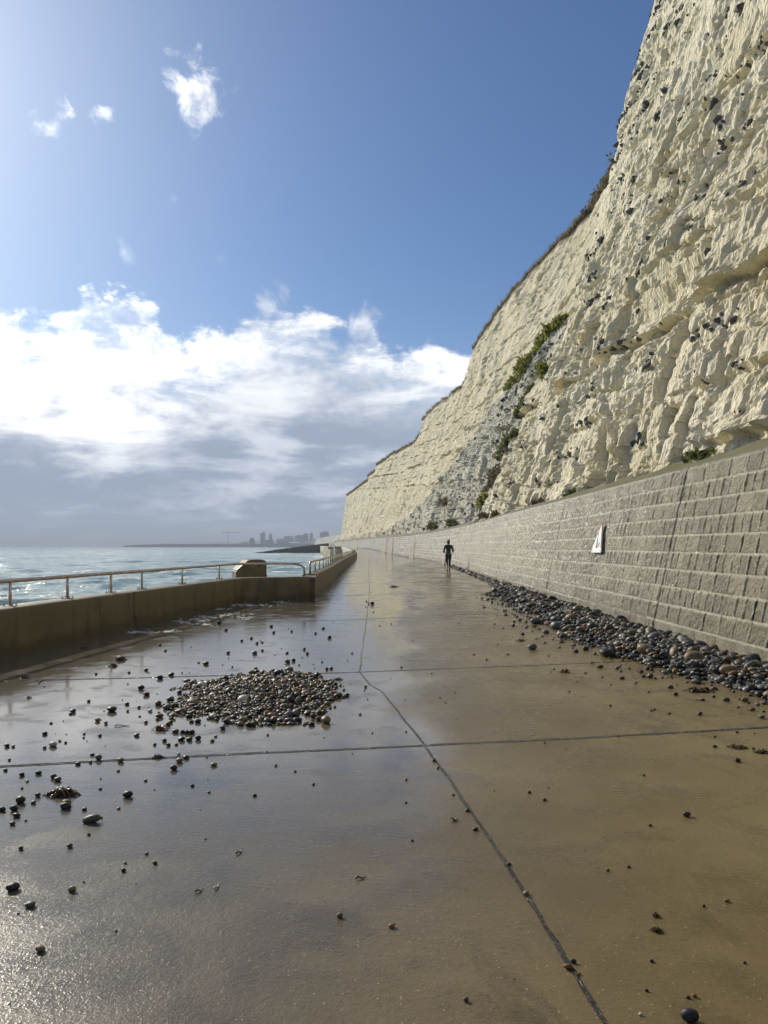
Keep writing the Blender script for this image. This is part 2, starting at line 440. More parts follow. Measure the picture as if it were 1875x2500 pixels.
def mat_pebble(name, cs, rough=(.34, .66)):
    m, t, b = new_mat(name); tcn = t.node('ShaderNodeTexCoord'); v = tcn.outputs['Object']
    oi = t.node('ShaderNodeObjectInfo'); r = E(t, oi.outputs['Random'])
    ad = t.node('ShaderNodeVectorMath', operation='ADD'); t.put(ad.inputs[0], v); t.put(ad.inputs[1], t.vec(r * 40, r * 17, r * 9))
    n = t.noise(ad.outputs[0], 2.2, 6, .65); n2 = t.noise(ad.outputs[0], 14, 4, .7)
    c = t.mix(t.sstep(n, .32, .68), cs[0], cs[1])
    c = t.mix(t.sstep(n2, .62, .74) * .6, c, cs[2])
    c = t.mix(1.0, c, t.vec(r * .7 + .65, r * .66 + .67, r * .6 + .70), 'MULTIPLY')
    setp(t, b, color=c, rough=t.sstep(n, .3, .7, rough[0], rough[1]), ior=1.42, normal=t.bump(n2, .15, .1))
    return m

def mat_pebble_mass():
    m, t, b = new_mat("wet_shingle"); p = geo_pos(t)
    c = t.attr('tint').outputs['Color']; n = t.noise(p, 34, 5, .65)
    c2 = t.mix(t.sstep(n, .35, .7), c, t.mix(1.0, c, (.55, .55, .58), 'MULTIPLY'))
    setp(t, b, color=c2, rough=t.sstep(n, .3, .7, .36, .70), ior=1.38, normal=t.bump(t.noise(p, 120, 3, .6), .15, .004))
    return m

def mat_leaf(name, c1, c2, c3):
    m, t, b = new_mat(name); p = geo_pos(t)
    rnd = E(t, t.attr('rnd').outputs['Fac']); n = t.noise(p, 1.6, 4, .6)
    c = t.mix(t.sstep(rnd * .6 + n * .6, .35, .85), c1, c2)
    c = t.mix(t.sstep(rnd, .86, .95), c, c3)
    setp(t, b, color=c, rough=.62, spec=.3)
    tr = t.node('ShaderNodeBsdfTranslucent'); t.put(tr.inputs['Color'], c); mxn = t.node('ShaderNodeMixShader'); mxn.inputs[0].default_value = .45
    out = next(n_ for n_ in m.node_tree.nodes if n_.type == 'OUTPUT_MATERIAL')
    m.node_tree.links.new(b.outputs[0], mxn.inputs[1]); m.node_tree.links.new(tr.outputs[0], mxn.inputs[2]); m.node_tree.links.new(mxn.outputs[0], out.inputs[0])
    return m


M_PROM, M_JOINT, M_CHALK, M_WALL, M_MOSS, M_PAR, M_SEA = mat_promenade(), mat_joint(), mat_chalk(), mat_wall(), mat_moss(), mat_parapet(), mat_sea()
M_FLINT = simple("black_flint", (.060, .058, .062), .75, var=.4, scale=9, bump=.3)
M_RAIL = simple("weathered_steel", (.52, .44, .38), .38, .65, .25, 9, .15, 60)
M_RAIL_FAR = simple("lichened_steel", (.42, .36, .24), .5, .4, .3, 5, .15, 60)
M_CONC = simple("pale_concrete", (.40, .37, .30), .8, 0, .25, 1.2, .4, 12)
M_BUTT = simple("buttress_concrete", (.20, .175, .125), .7, 0, .25, 1.2, .4, 12)
M_DARKC = simple("dark_wet_concrete", (.10, .088, .062), .55, 0, .35, 2, .5, 10)
M_WHITE = simple("white_paint", (.80, .80, .78), .4, 0, .06, 8)
M_RED = simple("faded_red_paint", (.42, .13, .11), .5, 0, .25, 12)
M_INK = simple("faded_black_ink", (.085, .09, .12), .6, 0, .2, 12)
M_PLATE = simple("sign_white", (.74, .755, .77), .45, 0, .07, 5)
M_RUST = simple("rusty_iron", (.11, .055, .03), .75, .3, .4, 12, .5, 40)
M_WEED = simple("brown_seaweed", (.085, .045, .014), .22, 0, .55, 25, .5, 60)
M_WEEDG = simple("olive_seaweed", (.090, .075, .018), .25, 0, .5, 25, .5, 60)
M_FOAM = simple("sea_foam", (.78, .79, .78), .6, 0, .08, 30, .4, 90)

# ================================================================== plan of the place (metres; camera at the origin looking along +Y)
def ip(Y, pts): return np.interp(Y, [p[0] for p in pts], [p[1] for p in pts])
def soft(pts, lo, hi, step=1.0, win=9.0):
    ys = np.arange(lo, hi, step); v = ip(ys, pts); k = np.ones(int(win)) / int(win)
    vp = np.pad(v, int(win) // 2, mode='edge'); v = np.convolve(vp, k, 'valid')[:len(ys)]
    return list(zip(ys, v))
WALL_X = soft([(-12, 4.3), (30, 4.28), (48, 4.55), (70, 4.3), (90, 3.5), (111, 2.2), (150, -.9), (200, -5.2), (300, -15), (430, -29), (520, -40)], -12, 520)
def wall_x(Y): return ip(Y, WALL_X)
def rise(Y): return .75 * smooth(np.asarray(Y, float), 95, 190)
FOOT_X = soft([(-12, 6.25), (58, 6.3), (70, 6.1), (85, 5.2), (107, 3.9), (125, 2.6), (150, .8), (200, -3.4), (247, -8), (300, -13), (399, -22.5), (402, -22.5), (520, -36)], -12, 520, 1, 5)
TOP_X = [(-12, 12.4), (38, 12.4), (44, 15.2), (60, 15.4), (76, 12.8), (86, 11.9), (101, 11.0), (104, 12.6), (124, 11.9), (144, 8.7), (158, 7.4), (161, 8.6), (192, 7.3), (215, 2.7),
         (247, -2.1), (250, -.8), (287, -5.2), (291, -4.0), (399, -17.9), (402, -15)]
STEP_Z = soft([(-12, 12.6), (58, 12.7), (70, 13.2), (90, 9.7), (110, 7.6), (130, 6.0), (170, 5.0), (520, 4.6)], -12, 520)
HTOP = [(-12, 34), (40, 34), (52, 26.3), (60, 26.0), (124, 25.4), (399, 25.6), (520, 25.6)]
BEDS = [(3.55, .35), (4.9, .16), (6.95, .55), (8.9, .18), (10.9, .22), (13.4, .22), (16.2, .16), (19.0, .18), (22.4, .14)]

def cliff_x(Y, z, detail=True):
    """X of the cliff face at (Y, z), and masks: grey lower chalk, warm upper chalk"""
    Y = np.asarray(Y, float); z = np.asarray(z, float)
    wob = .9 * vnoise(Y / 9, z / 7, 91) + .5 * vnoise(Y / 3, z / 3, 92)
    foot = ip(Y, FOOT_X); top = ip(Y + wob, TOP_X); zb = ip(Y, STEP_Z) + .8 * vnoise(Y / 5, z * 0, 93)
    Xn = 6.25 + .264 * (z - 3)
    low = foot + .21 * (z - 3) + .75
    xs = foot + .21 * (zb - 3) + 1.1
    H = ip(Y, HTOP)
    up = xs + (top - xs) * (z - zb) / (np.minimum(H, 26.0) - zb)
    s = smooth(z, zb - .35, zb + .45)
    Xf = low * (1 - s) + up * s
    Yc = np.clip(56 - (z - 3) / 9.5 * 18, 38, 60) + wob * .9
    c = smooth(Y, Yc, Yc + 1.8)
    X = Xn * (1 - c) + Xf * c
    grey = c * (1 - s) * smooth(Y, 30, 46) * (1 - .55 * smooth(Y, 75, 150)); warm = c * s * (1 - .45 * smooth(Y, 150, 330))
    if not detail: return X, grey, warm
    zt = z - .066 * (Y - 18)
    rub = np.clip(grey, 0, 1)
    smo = warm * .75
    d = .42 * fbm(Y / 6.5, z / 8, 3, 11)
    jg = .035 * vnoise(Y / .22, z / .22, 34)
    wy = Y + .13 * vnoise(Y / 1.5, z / 1.9, 31) + .16 * z + jg; wz = z - .066 * (Y - 18) + .10 * vnoise(Y / 1.4, z / 1.2, 32) + jg
    pres = smooth(vnoise(Y / 4.5, z / 5, 51), -.45, .25)
    fl = 1 - np.abs(vnoise(wy / .8, z / 3.2, 21)); d = d + (fl ** 3 - .35) * .10 * (1 - .3 * smo)
    def facets(lx, lz, seed, off, tilt, ck, cw, cheb=True):
        f1, f21, i_, ox, oy = worley(wy / lx, wz / lz, seed, cheb)
        return (i_ - .5) * off + ox * (i_ * 7.3 % 1 - .5) * tilt + oy * (i_ * 13.7 % 1 - .42) * tilt - ck * np.exp(-(f21 / cw) ** 2)
    hi_ = 1 - .45 * smooth(z, 11, 20) * (Y < 60); slab = smooth(vnoise(Y / 2.6, z / 3.4, 53), -.30, .22)
    d = d + facets(1.9, 3.0, 40, .40, .62, .12, .035) * (.45 + .5 * pres) * hi_ * (1 - .7 * smo)
    d = d + facets(.85, 1.5, 41, .30, .55, .10, .06) * (.25 + .75 * pres) * hi_ * (1 - .55 * smo)
    d = d + facets(.36, .72, 45, .17, .34, .05, .08) * (.25 + .75 * slab) * (1 - .35 * smo)
    d = d + facets(.16, .34, 47, .075, .15, 0, .1, False) * (.35 + .55 * slab + .3 * rub)
    bz = wz / .95 + .35 * vnoise(Y / 5, z * 0, 57); bi = np.floor(bz); bf = bz - bi
    d = d + ((_h(bi, bi * 0 + np.floor(wy / 3.1 + _h(bi, bi * 0, 58)), 59) - .5) * .20 - .10 * np.exp(-(np.minimum(bf, 1 - bf) / .035) ** 2)) * smooth(13 - z, -6, 6) * (1 - smo)
    cr2 = np.abs(vnoise(Y / 3.2 + .4 * vnoise(Y / .8, z / .8, 35), z / 1.3, 37)); d = d - .16 * np.exp(-(cr2 / .03) ** 2) * smooth(vnoise(Y / 5, z / 5, 39), -.1, .3) * (1 - smo)
    d = d + smo * .10 * (1 - np.abs(vnoise(Y / .5, z / 5, 81))) ** 2 + smo * .30 * (1 - np.abs(vnoise(Y / 3.5, z / 30, 82))) ** 2
    d = d + rub * .16 * fbm(Y / 1.7, z / 1.4, 3, 83)
    for zb_, am in BEDS:
        zz = zt - zb_ - .22 * vnoise(Y / 3.1, Y * 0 + zb_, 101) - .07 * vnoise(Y / .7, Y * 0 + zb_, 103)
        on = smooth(vnoise(Y / 6.0, Y * 0 + zb_ * 3, 111), -.30, .15)
        d = d + am * on * (np.where(zz > 0, np.exp(-zz / 1.1) * smooth(zz, -.02, .10), 0) - .45 * np.exp(-((zz + .05) / .09) ** 2))
    # one prominent overhanging brow and a hollow beneath it, as in the near face
    br = np.exp(-((Y - 22.5) / 3.2) ** 2) * np.exp(-((z - 9.6) / 1.1) ** 2)
    hol = np.exp(-((Y - 22.0) / 2.2) ** 2) * np.exp(-((z - 7.9) / .5) ** 2)
    d = d + .75 * br - .55 * hol
    amp = .72 + .25 * smooth(Y, 60, 200)
    hz = 1 - .5 * smooth(z, H - 1.5, H)
    return X - d * amp * hz, grey, warm


def build_cliff():
    ys = [-8.0]
    while ys[-1] < 430:
        y = ys[-1]; ys.append(y + max(.085 if y < 11 else .05, .0042 * y))
    ys = np.array(ys)
    rows = np.concatenate([np.arange(0, .38, .0022), np.arange(.38, 1.0001, .0038)]); rows[-1] = 1
    Y = np.repeat(ys[:, None], len(rows), 1); H = ip(ys, HTOP)[:, None] + .35 * vnoise(ys / 3, ys * 0, 5)[:, None]
    base = 2.35 + rise(ys)[:, None] * .6
    z = base + (H - base) * rows[None, :]
    X, grey, warm = cliff_x(Y, z)
    turn = smooth(Y, 399, 428); X = X + turn * 60 * turn
    # top of the plateau runs back from the edge
    back = np.array([1.2, 4, 12, 40, 120])
    Xb = X[:, -1:] + back[None, :]
    zb = H + np.array([.25, .6, 1.0, 2.0, 4.0])[None, :]
    P = np.stack([np.concatenate([X, Xb], 1), np.concatenate([Y, np.repeat(ys[:, None], 5, 1)], 1), np.concatenate([z, zb], 1)], -1)
    n, m = P.shape[:2]
    pad = np.zeros((n, 5)); soil = smooth(z - H + .55 + .35 * vnoise(Y / 1.2, z * 0, 7) + .2 * vnoise(Y / .3, z * 0, 8), -.12, .12) * (Y > 40)
    me = raw_mesh("cliff", P.reshape(-1, 3), grid_faces(n, m, True), False,
                  dict(grey=np.concatenate([grey, pad], 1), warm=np.concatenate([warm, pad], 1), soil=np.concatenate([soil, pad + 1], 1)))
    o = link("cliff", me, M_CHALK)
    return tag(o, "tall white chalk cliff with flint bands rising behind the block wall", None, None, "structure")
cliff = build_cliff()

# unit icospheres as arrays
def ico(sub):
    bm = bmesh.new(); bmesh.ops.create_icosphere(bm, subdivisions=sub, radius=1.0); bm.verts.ensure_lookup_table()
    V = np.array([v.co[:] for v in bm.verts]); F = np.array([[v.index for v in f.verts] for f in bm.faces]); bm.free(); return V, F
ICO1, ICO2, ICO3 = ico(1), ico(2), ico(3)
def rotmats(n, flat=None):
    a = rng.uniform(0, 2 * np.pi, n); tx = rng.normal(0, flat if flat is not None else 1.5, n); ty = rng.normal(0, flat if flat is not None else 1.5, n)
    ca, sa, cx, sx, cy, sy = np.cos(a), np.sin(a), np.cos(tx), np.sin(tx), np.cos(ty), np.sin(ty)
    Z = np.zeros(n); O = np.ones(n)
    Rz = np.stack([ca, -sa, Z, sa, ca, Z, Z, Z, O], -1).reshape(n, 3, 3)
    Rx = np.stack([O, Z, Z, Z, cx, -sx, Z, sx, cx], -1).reshape(n, 3, 3)
    Ry = np.stack([cy, Z, sy, Z, O, Z, -sy, Z, cy], -1).reshape(n, 3, 3)
    return Rz @ Rx @ Ry
def lumps(C, scale, base, flat=None, jag=.25):
    """many deformed icospheres in one array: C (n,3), scale (n,3)"""
    V, F = base; n = len(C)
    N = np.repeat(V[None], n, 0)
    d = 1 + jag * np.sin(N @ rng.normal(0, 1, (3, 1)) * 2.2 + rng.uniform(0, 6, (n, 1, 1))) * .5
    ph = rng.uniform(0, 6.3, (n, 3)); k = rng.normal(0, 1.3, (n, 3, 3))
    d = d + jag * np.sin(np.einsum('nij,nvj->nvi', k, N) + ph[:, None, :]).mean(-1, keepdims=True)
    P = N * d * scale[:, None, :]
    P = np.einsum('nij,nvj->nvi', rotmats(n, flat), P) + C[:, None, :]
    Fs = (F[None] + (np.arange(n) * len(V))[:, None, None]).reshape(-1, 3)
    return P.reshape(-1, 3), Fs

def build_flints():
    pts = []
    bands = np.arange(2.9, 33, 1.05)
    for b in bands:
        yy = 9.0
        while yy < 60:
            yy += rng.exponential(.42)
            if vnoise(np.array([yy / 2.2]), np.array([b * 2.7]), 301)[0] < .02 + (.15 if b < 6 else 0): continue
            for q in range(rng.integers(1, 6)):
                y = yy + rng.normal(0, .22); z = b + .066 * (y - 18) + rng.normal(0, .10)
                pts.append((y, z, min(.14, rng.lognormal(-2.98, .45)) * (1.0 + .016 * max(0, y - 20))))
    for b in np.arange(3.4, 14, .8):              # dark stones in the far grey slope
        yy = 46.0
        while yy < 135:
            yy += rng.exponential(5.0 if yy < 80 else 7)
            z = b + rng.normal(0, .3); pts.append((yy, z, rng.uniform(.08, .22)))
    pts = np.array(pts); X, g, wm = cliff_x(pts[:, 0], pts[:, 1])
    keep = (wm < .35) & (pts[:, 1] < ip(pts[:, 0], HTOP) - 1)
    pts, X = pts[keep], X[keep]
    C = np.stack([X - pts[:, 2] * .02, pts[:, 0], pts[:, 1]], -1)
    sc = pts[:, 2:3] * rng.uniform(.55, 1.35, (len(pts), 3)); sc[:, 2] *= .8
    V, F = lumps(C, sc, ICO1, .5, .5)
    o = link("flint_nodules", raw_mesh("flint_nodules", V, F, False), M_FLINT, cliff)
    o['kind'] = "stuff"
build_flints()

# ------------------------------------------------------------------ promenade
LEFT_EDGE = [(-12, -6.9), (10.4, -4.8), (20.9, -3.62), (21.6, -1.98), (23.8, -1.84), (45, -2.28), (60, -2.55), (85, -2.95), (112, -3.55), (140, -5.4), (170, -8.2), (200, -11.6), (250, -17), (320, -24), (400, -30), (430, -33)]
def left_x(Y): return ip(Y, LEFT_EDGE)
def build_promenade():
    ys = np.concatenate([np.arange(-11, 20, .5), np.arange(20, 26, .1), np.arange(26, 120, 2), np.arange(120, 431, 5)])
    u = np.linspace(0, 1, 25)
    a = left_x(ys) - .25; b = wall_x(ys) + .15
    X = a[:, None] + (b - a)[:, None] * u[None]; Y = np.repeat(ys[:, None], 25, 1); Z = rise(Y)
    n, m = X.shape
    top = np.stack([X, Y, Z], -1)
    o = link("promenade", raw_mesh("promenade", top.reshape(-1, 3), grid_faces(n, m, True), True), M_PROM)
    tag(o, "wet concrete promenade with puddles and dark slab joints", None, None, "structure")
    # sea face under the promenade
    zs = np.array([.02, -1, -2.5, -5]); off = np.array([.55, .62, .8, 1.2])
    Xs = left_x(ys)[:, None] - off[None]; P = np.stack([Xs, np.repeat(ys[:, None], 4, 1), zs[None] + rise(ys)[:, None] * (zs > -1)], -1)
    f = link("sea_face", raw_mesh("sea_face", P.reshape(-1, 3), grid_faces(n, 4, False), True), M_DARKC, o)
    return o
promenade = build_promenade()

def joint_strip(path, w):
    path = np.asarray(path, float); out = []
    L = np.concatenate([[0], np.cumsum(np.linalg.norm(np.diff(path, axis=0), axis=1))])
    s = np.arange(0, L[-1], .035); x = np.interp(s, L, path[:, 0]); y = np.interp(s, L, path[:, 1])
    ph = rng.uniform(0, 99)
    x = x + .010 * vnoise(s * 1.2 + ph, s * 0 + ph, 3) + .004 * vnoise(s * 9 + ph, s * 0, 4)
    y = y + .010 * vnoise(s * 1.2 - ph, s * 0 + ph, 5) + .004 * vnoise(s * 9 - ph, s * 0, 6)
    t = np.stack([np.gradient(x), np.gradient(y)], -1); t /= np.linalg.norm(t, axis=1)[:, None]
    nx, ny = -t[:, 1], t[:, 0]
    ww = w * (1 + .35 * vnoise(s * 5 + ph, s * 0, 7) + .25 * vnoise(s * 22 + ph, s * 0, 8))
    prof = np.array([-1, -.6, 0, .6, 1]); hz = np.array([.0010, .0022, .0018, .0022, .0010])
    zz = hz[None] * (1 + .5 * vnoise(s[:, None] * 14 + prof[None] * 3, s[:, None] * 0 + ph, 9)) + .0008
    P = np.stack([x[:, None] + nx[:, None] * prof[None] * ww[:, None], y[:, None] + ny[:, None] * prof[None] * ww[:, None], zz + rise(y)[:, None]], -1)
    return P
JY = []
def build_joints():
    Vs, Fs, off = [], [], 0
    lon = [ground(1500, 2540), ground(1345, 2290), ground(1215, 2080), ground(1098, 1905), ground(1038, 1822), ground(985, 1755), ground(935, 1690), ground(904, 1673), (-.27, 9.25), (-.30, 12.0), (-.34, 16.6), (-.42, 23.6), (-.55, 31), (-.85, 45), (-1.15, 60), (-1.55, 85)]
    strips = [(lon, .012)]
    strips[0] = ([(lon[0][0] + .25, lon[0][1] - 1.6)] + lon, .0095)
    tr = [[ground(-250, 1893), ground(0, 1872), ground(560, 1842), ground(1040, 1820), ground(1450, 1800), ground(1875, 1776), (4.3, 6.93)],
          [(-4.9, 8.4), (-2.0, 8.9), ground(853, 1642), ground(1503, 1616), (4.25, 10.35)],
          [(-4.3, 14.2), ground(600, 1519), ground(860, 1513), ground(1190, 1497), (4.25, 17.9)]]
    for k, Y in enumerate((23.4, 31.0, 38.5, 46, 53.5, 61, 68.5, 76, 84, 92)):
        tr.append([(float(left_x(Y)) + .1, Y - .3), (4.1, Y + 2.0)])
    for a in tr: strips.append((a, .024))
    for a, w_ in strips:
        P = joint_strip(a, w_); n, m = P.shape[:2]
        Vs.append(P.reshape(-1, 3)); Fs.append(grid_faces(n, m, True) + off); off += n * m
    link("joint_filler", raw_mesh("joint_filler", np.concatenate(Vs), np.concatenate(Fs), True), M_JOINT, promenade)
build_joints()

# ------------------------------------------------------------------ block wall along the landward side
WALL_T = .22        # batter
def build_wall():
    ys = [-9.0]
    while ys[-1] < 430:
        y = ys[-1]; ys.append(y + max(.045 if y < 6.5 else .0115, (.0014 if y < 30 else .0022) * y) if y < 112 else y + 2.5)
    ys = np.array(ys)
    PL, TOPH, NC = .24, 2.62, 9
    CH = (TOPH - PL) / NC
    # profile parameter: (z, setback, part) rows
    rz = np.concatenate([[0.0, .08, .16, .205], np.arange(.215, TOPH - .03, .0125), TOPH - .03 + np.array([.012, .03, .05, .07, .085, .095, .10])])
    rz = np.unique(rz)
    Y = np.repeat(ys[:, None], len(rz), 1); Z = np.repeat(rz[None], len(ys), 0)
    # long undulation of the courses
    Zc = Z - .02 * vnoise(Y / 9, Y * 0, 401)
    course = np.clip(np.floor((Zc - PL) / CH), -1, NC - 1).astype(int)
    fz = (Zc - PL) / CH - course
    bw = np.where((NC - 1 - course) % 2 == 0, .47, .245)
    offs = np.where(course % 2 == 0, .13, .0) + course * .031
    # each course has its own slightly irregular joints
    yy = Y + offs; bi = np.floor(yy / bw)
    jl = (_h(bi, course * 7.0, 403) - .5) * .16 * bw; jr = (_h(bi + 1, course * 7.0, 403) - .5) * .16 * bw
    fr = (yy - bi * bw - jl) / (bw + jr - jl)
    left = fr < 0; right = fr > 1
    bid = bi - left + right; fr = np.where(left, fr + 1, np.where(right, fr - 1, fr))
    dv = np.minimum(fr, 1 - fr) * bw; dh = np.minimum(fz, 1 - fz) * CH
    onface = (course >= 0) & (Zc < TOPH)
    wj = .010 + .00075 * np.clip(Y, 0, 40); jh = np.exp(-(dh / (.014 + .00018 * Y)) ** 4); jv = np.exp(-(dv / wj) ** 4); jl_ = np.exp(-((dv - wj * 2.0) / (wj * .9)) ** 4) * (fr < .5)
    k = _h(bid, course * 3.0 + 1, 405); k2 = _h(bid, course * 3.0 + 2, 407)
    pil = (np.clip((dv - .006) / .022, 0, 1) * np.clip((dh - .008) / .02, 0, 1)) ** .7
    rough = .010 * fbm(Y * 9 + k * 50, Z * 9, 4, 409, .6) + .008 * (k2 - .5) + (fr - .5) * (k - .5) * .014 + (fz - .5) * (k2 - .5) * .014
    face = pil * (.022 + rough) - .006
    face = face * (1 - jh) + .012 * jh                      # raised mortar bed
    face = np.where(jv > .5, np.minimum(face, -.014 + .018 * jh), face) * (1 - 0) 
    ledge = -.014 * (course + 1)                             # every course steps back a little
    # expansion joints
    ej = np.zeros_like(ys)
    for yj in np.arange(4.3, 112, 8.8): ej = np.maximum(ej, np.exp(-((ys - yj) / (.016 + .0005 * yj)) ** 4))
    # plain rendered stretches far along the wall
    plain = np.maximum(smooth(ys, 116, 118), 0)[:, None] * np.ones_like(Z) * .55
    plain = np.where(Z < PL, 1.0, plain); plain = np.where(Z > TOPH, .8, plain)
    face = np.where(onface, face * (1 - np.clip(plain, 0, 1)), 0)
    face = np.where(Z < PL, .035 + .006 * fbm(Y * 2.2, Z * 3, 3, 411), face)
    face = face - .05 * ej[:, None]
    top = np.clip((Z - TOPH) / .07, 0, 1)
    setb = np.where(Z < PL, 0, WALL_T * (Z - PL)) + np.where(top > 0, .10 * top ** 2, 0)
    bow = .05 * vnoise(ys / 13, ys * 0, 415)[:, None]
    X = wall_x(ys)[:, None] + bow + setb - face - ledge * 0
    zz = Z - .03 * top ** 2
    # wall head slopes into the mortar ledge
    P = np.stack([X, Y, zz + rise(Y) * (1 - .6 * smooth(Z, 0, TOPH))], -1); n, m = P.shape[:2]
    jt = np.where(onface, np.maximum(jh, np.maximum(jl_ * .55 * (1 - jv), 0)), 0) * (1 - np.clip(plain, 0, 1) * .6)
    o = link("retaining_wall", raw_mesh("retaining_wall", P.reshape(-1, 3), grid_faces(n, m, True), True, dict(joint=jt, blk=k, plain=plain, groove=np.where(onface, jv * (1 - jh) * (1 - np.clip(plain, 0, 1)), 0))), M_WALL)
    tag(o, "long battered wall of rock-faced concrete blocks at the foot of the chalk cliff", "wall")
    # mortar ledge from the wall head to the cliff
    g = np.concatenate([np.arange(-9, 60, .12), np.arange(60, 430, 1.0)]); u = np.linspace(0, 1, 26)
    x0 = wall_x(g) + .05 * vnoise(g / 13, g * 0, 415) + WALL_T * (TOPH - PL) + .07; x1 = ip(g, FOOT_X) + 1.3
    Xg = x0[:, None] + (x1 - x0)[:, None] * u[None]; Yg = np.repeat(g[:, None], 26, 1)
    Zg = TOPH + .03 + rise(Yg) * .4 + (Xg - x0[:, None]) * (.33 + .06 * vnoise(Yg / 3, Xg, 421)) + .045 * fbm(Yg / .8, Xg / .5, 3, 423) * smooth(u, .02, .3)[None]
    link("mortar_ledge", raw_mesh("mortar_ledge", np.stack([Xg, Yg, Zg], -1).reshape(-1, 3), grid_faces(len(g), 26, True), True), M_MOSS, o)
    # plain concrete buttresses cast against the face
    for yb, w0, w1, h in ((60.5, 1.7, .7, 1.9), (95, 5.0, 1.2, 2.4), (127, 8.0, 2.0, 2.3), (139, 9.0, 3.0, 2.5), (236, 34, 22, 2.7), (330, 44, 30, 2.9)):
        bm = bmesh.new(); xw = lambda y, z, out: float(wall_x(y)) - out + WALL_T * max(0, z - PL)
        zb = float(rise(yb)); vs = []
        for (yy_, zz_, out) in ((yb - w0 / 2, 0, .10), (yb + w0 / 2, 0, .10), (yb + w1 / 2, h, .05), (yb - w1 / 2, h, .05)):
            vs.append(bm.verts.new((xw(yy_, zz_, out), yy_, zz_ + zb * (1 - .6 * zz_ / 2.6))))
        bk = [bm.verts.new((v.co.x + .8, v.co.y, v.co.z)) for v in vs]
        bm.faces.new(vs); bm.faces.new(bk[::-1])
        for i in range(4): bm.faces.new((vs[i], bk[i], bk[(i + 1) % 4], vs[(i + 1) % 4]))
        bmesh.ops.recalc_face_normals(bm, faces=bm.faces)
        bm_obj("buttress", bm, M_BUTT, o)
    return o
wall = build_wall()

# ------------------------------------------------------------------ sea
SEA_Z = -2.0
def build_sea():
    rs = [14.0]
    while rs[-1] < 9000: rs.append(rs[-1] * 1.0066)
    rs = np.array(rs); az_ = np.radians(np.concatenate([np.linspace(-90, -32, 120, endpoint=False), np.linspace(-32, 2, 620), np.linspace(2.1, 40, 40)]))
    Rr = rs[:, None]; A = az_[None]
    X = Rr * np.sin(A); Y = Rr * np.cos(A)
    dr = Rr * .0066 * 1.0
    h = np.zeros_like(X); slope = np.zeros_like(X); r2 = np.random.default_rng(3)
    dX = np.zeros_like(X); dY = np.zeros_like(X)
    for k in range(64):
        lam = 1.3 * (26 / 1.3) ** (k / 63) * r2.uniform(.9, 1.1)
        th = R(35) + r2.normal(0, .55)                    # waves roll in from the sea on the left
        kx, ky = math.sin(th + R(20)) * 2 * math.pi / lam, -math.cos(th) * 2 * math.pi / lam
        amp = .0078 * lam ** .80 * r2.uniform(.6, 1.3) * (1.1 if lam < 12 else .75)
        wgt = np.clip(lam / (3.2 * dr) - .6, 0, 1)
        gust = .75 + .5 * vnoise(X / 40 + k, Y / 40, 500 + k % 5)
        ph = kx * X + ky * Y + r2.uniform(0, 6.28); s = np.sin(ph)
        h += amp * wgt * gust * (s + .25 * np.cos(2 * ph)); c_ = np.cos(ph) * amp * wgt * .9
        kk = math.hypot(kx, ky); dX += c_ * kx / kk; dY += c_ * ky / kk
        slope += amp * wgt * kk * s
    crest = np.clip(h * 1.7 + slope * .45 + .25 * vnoise(X / 11, Y / 11, 531), 0, 2)
    # broken water against the sea wall ahead
    near = np.exp(-np.clip(left_x(np.clip(Y, -12, 430)) - X, 0, 999) / 7.0) * (Y > 26) * smooth(Y, 26, 60)
    crest = crest + near * .40; h = h + near * .20 * vnoise(X / 1.5, Y / 2.5, 541)
    P = np.stack([X + dX, Y + dY, SEA_Z + h * smooth(Rr, 14, 30)], -1); n, m = P.shape[:2]
    o = link("sea", raw_mesh("sea", P.reshape(-1, 3), grid_faces(n, m, True), True, dict(crest=crest)), M_SEA)
    tag(o, "choppy grey-green sea with white crests and sun glitter", None, None, "structure")
build_sea()

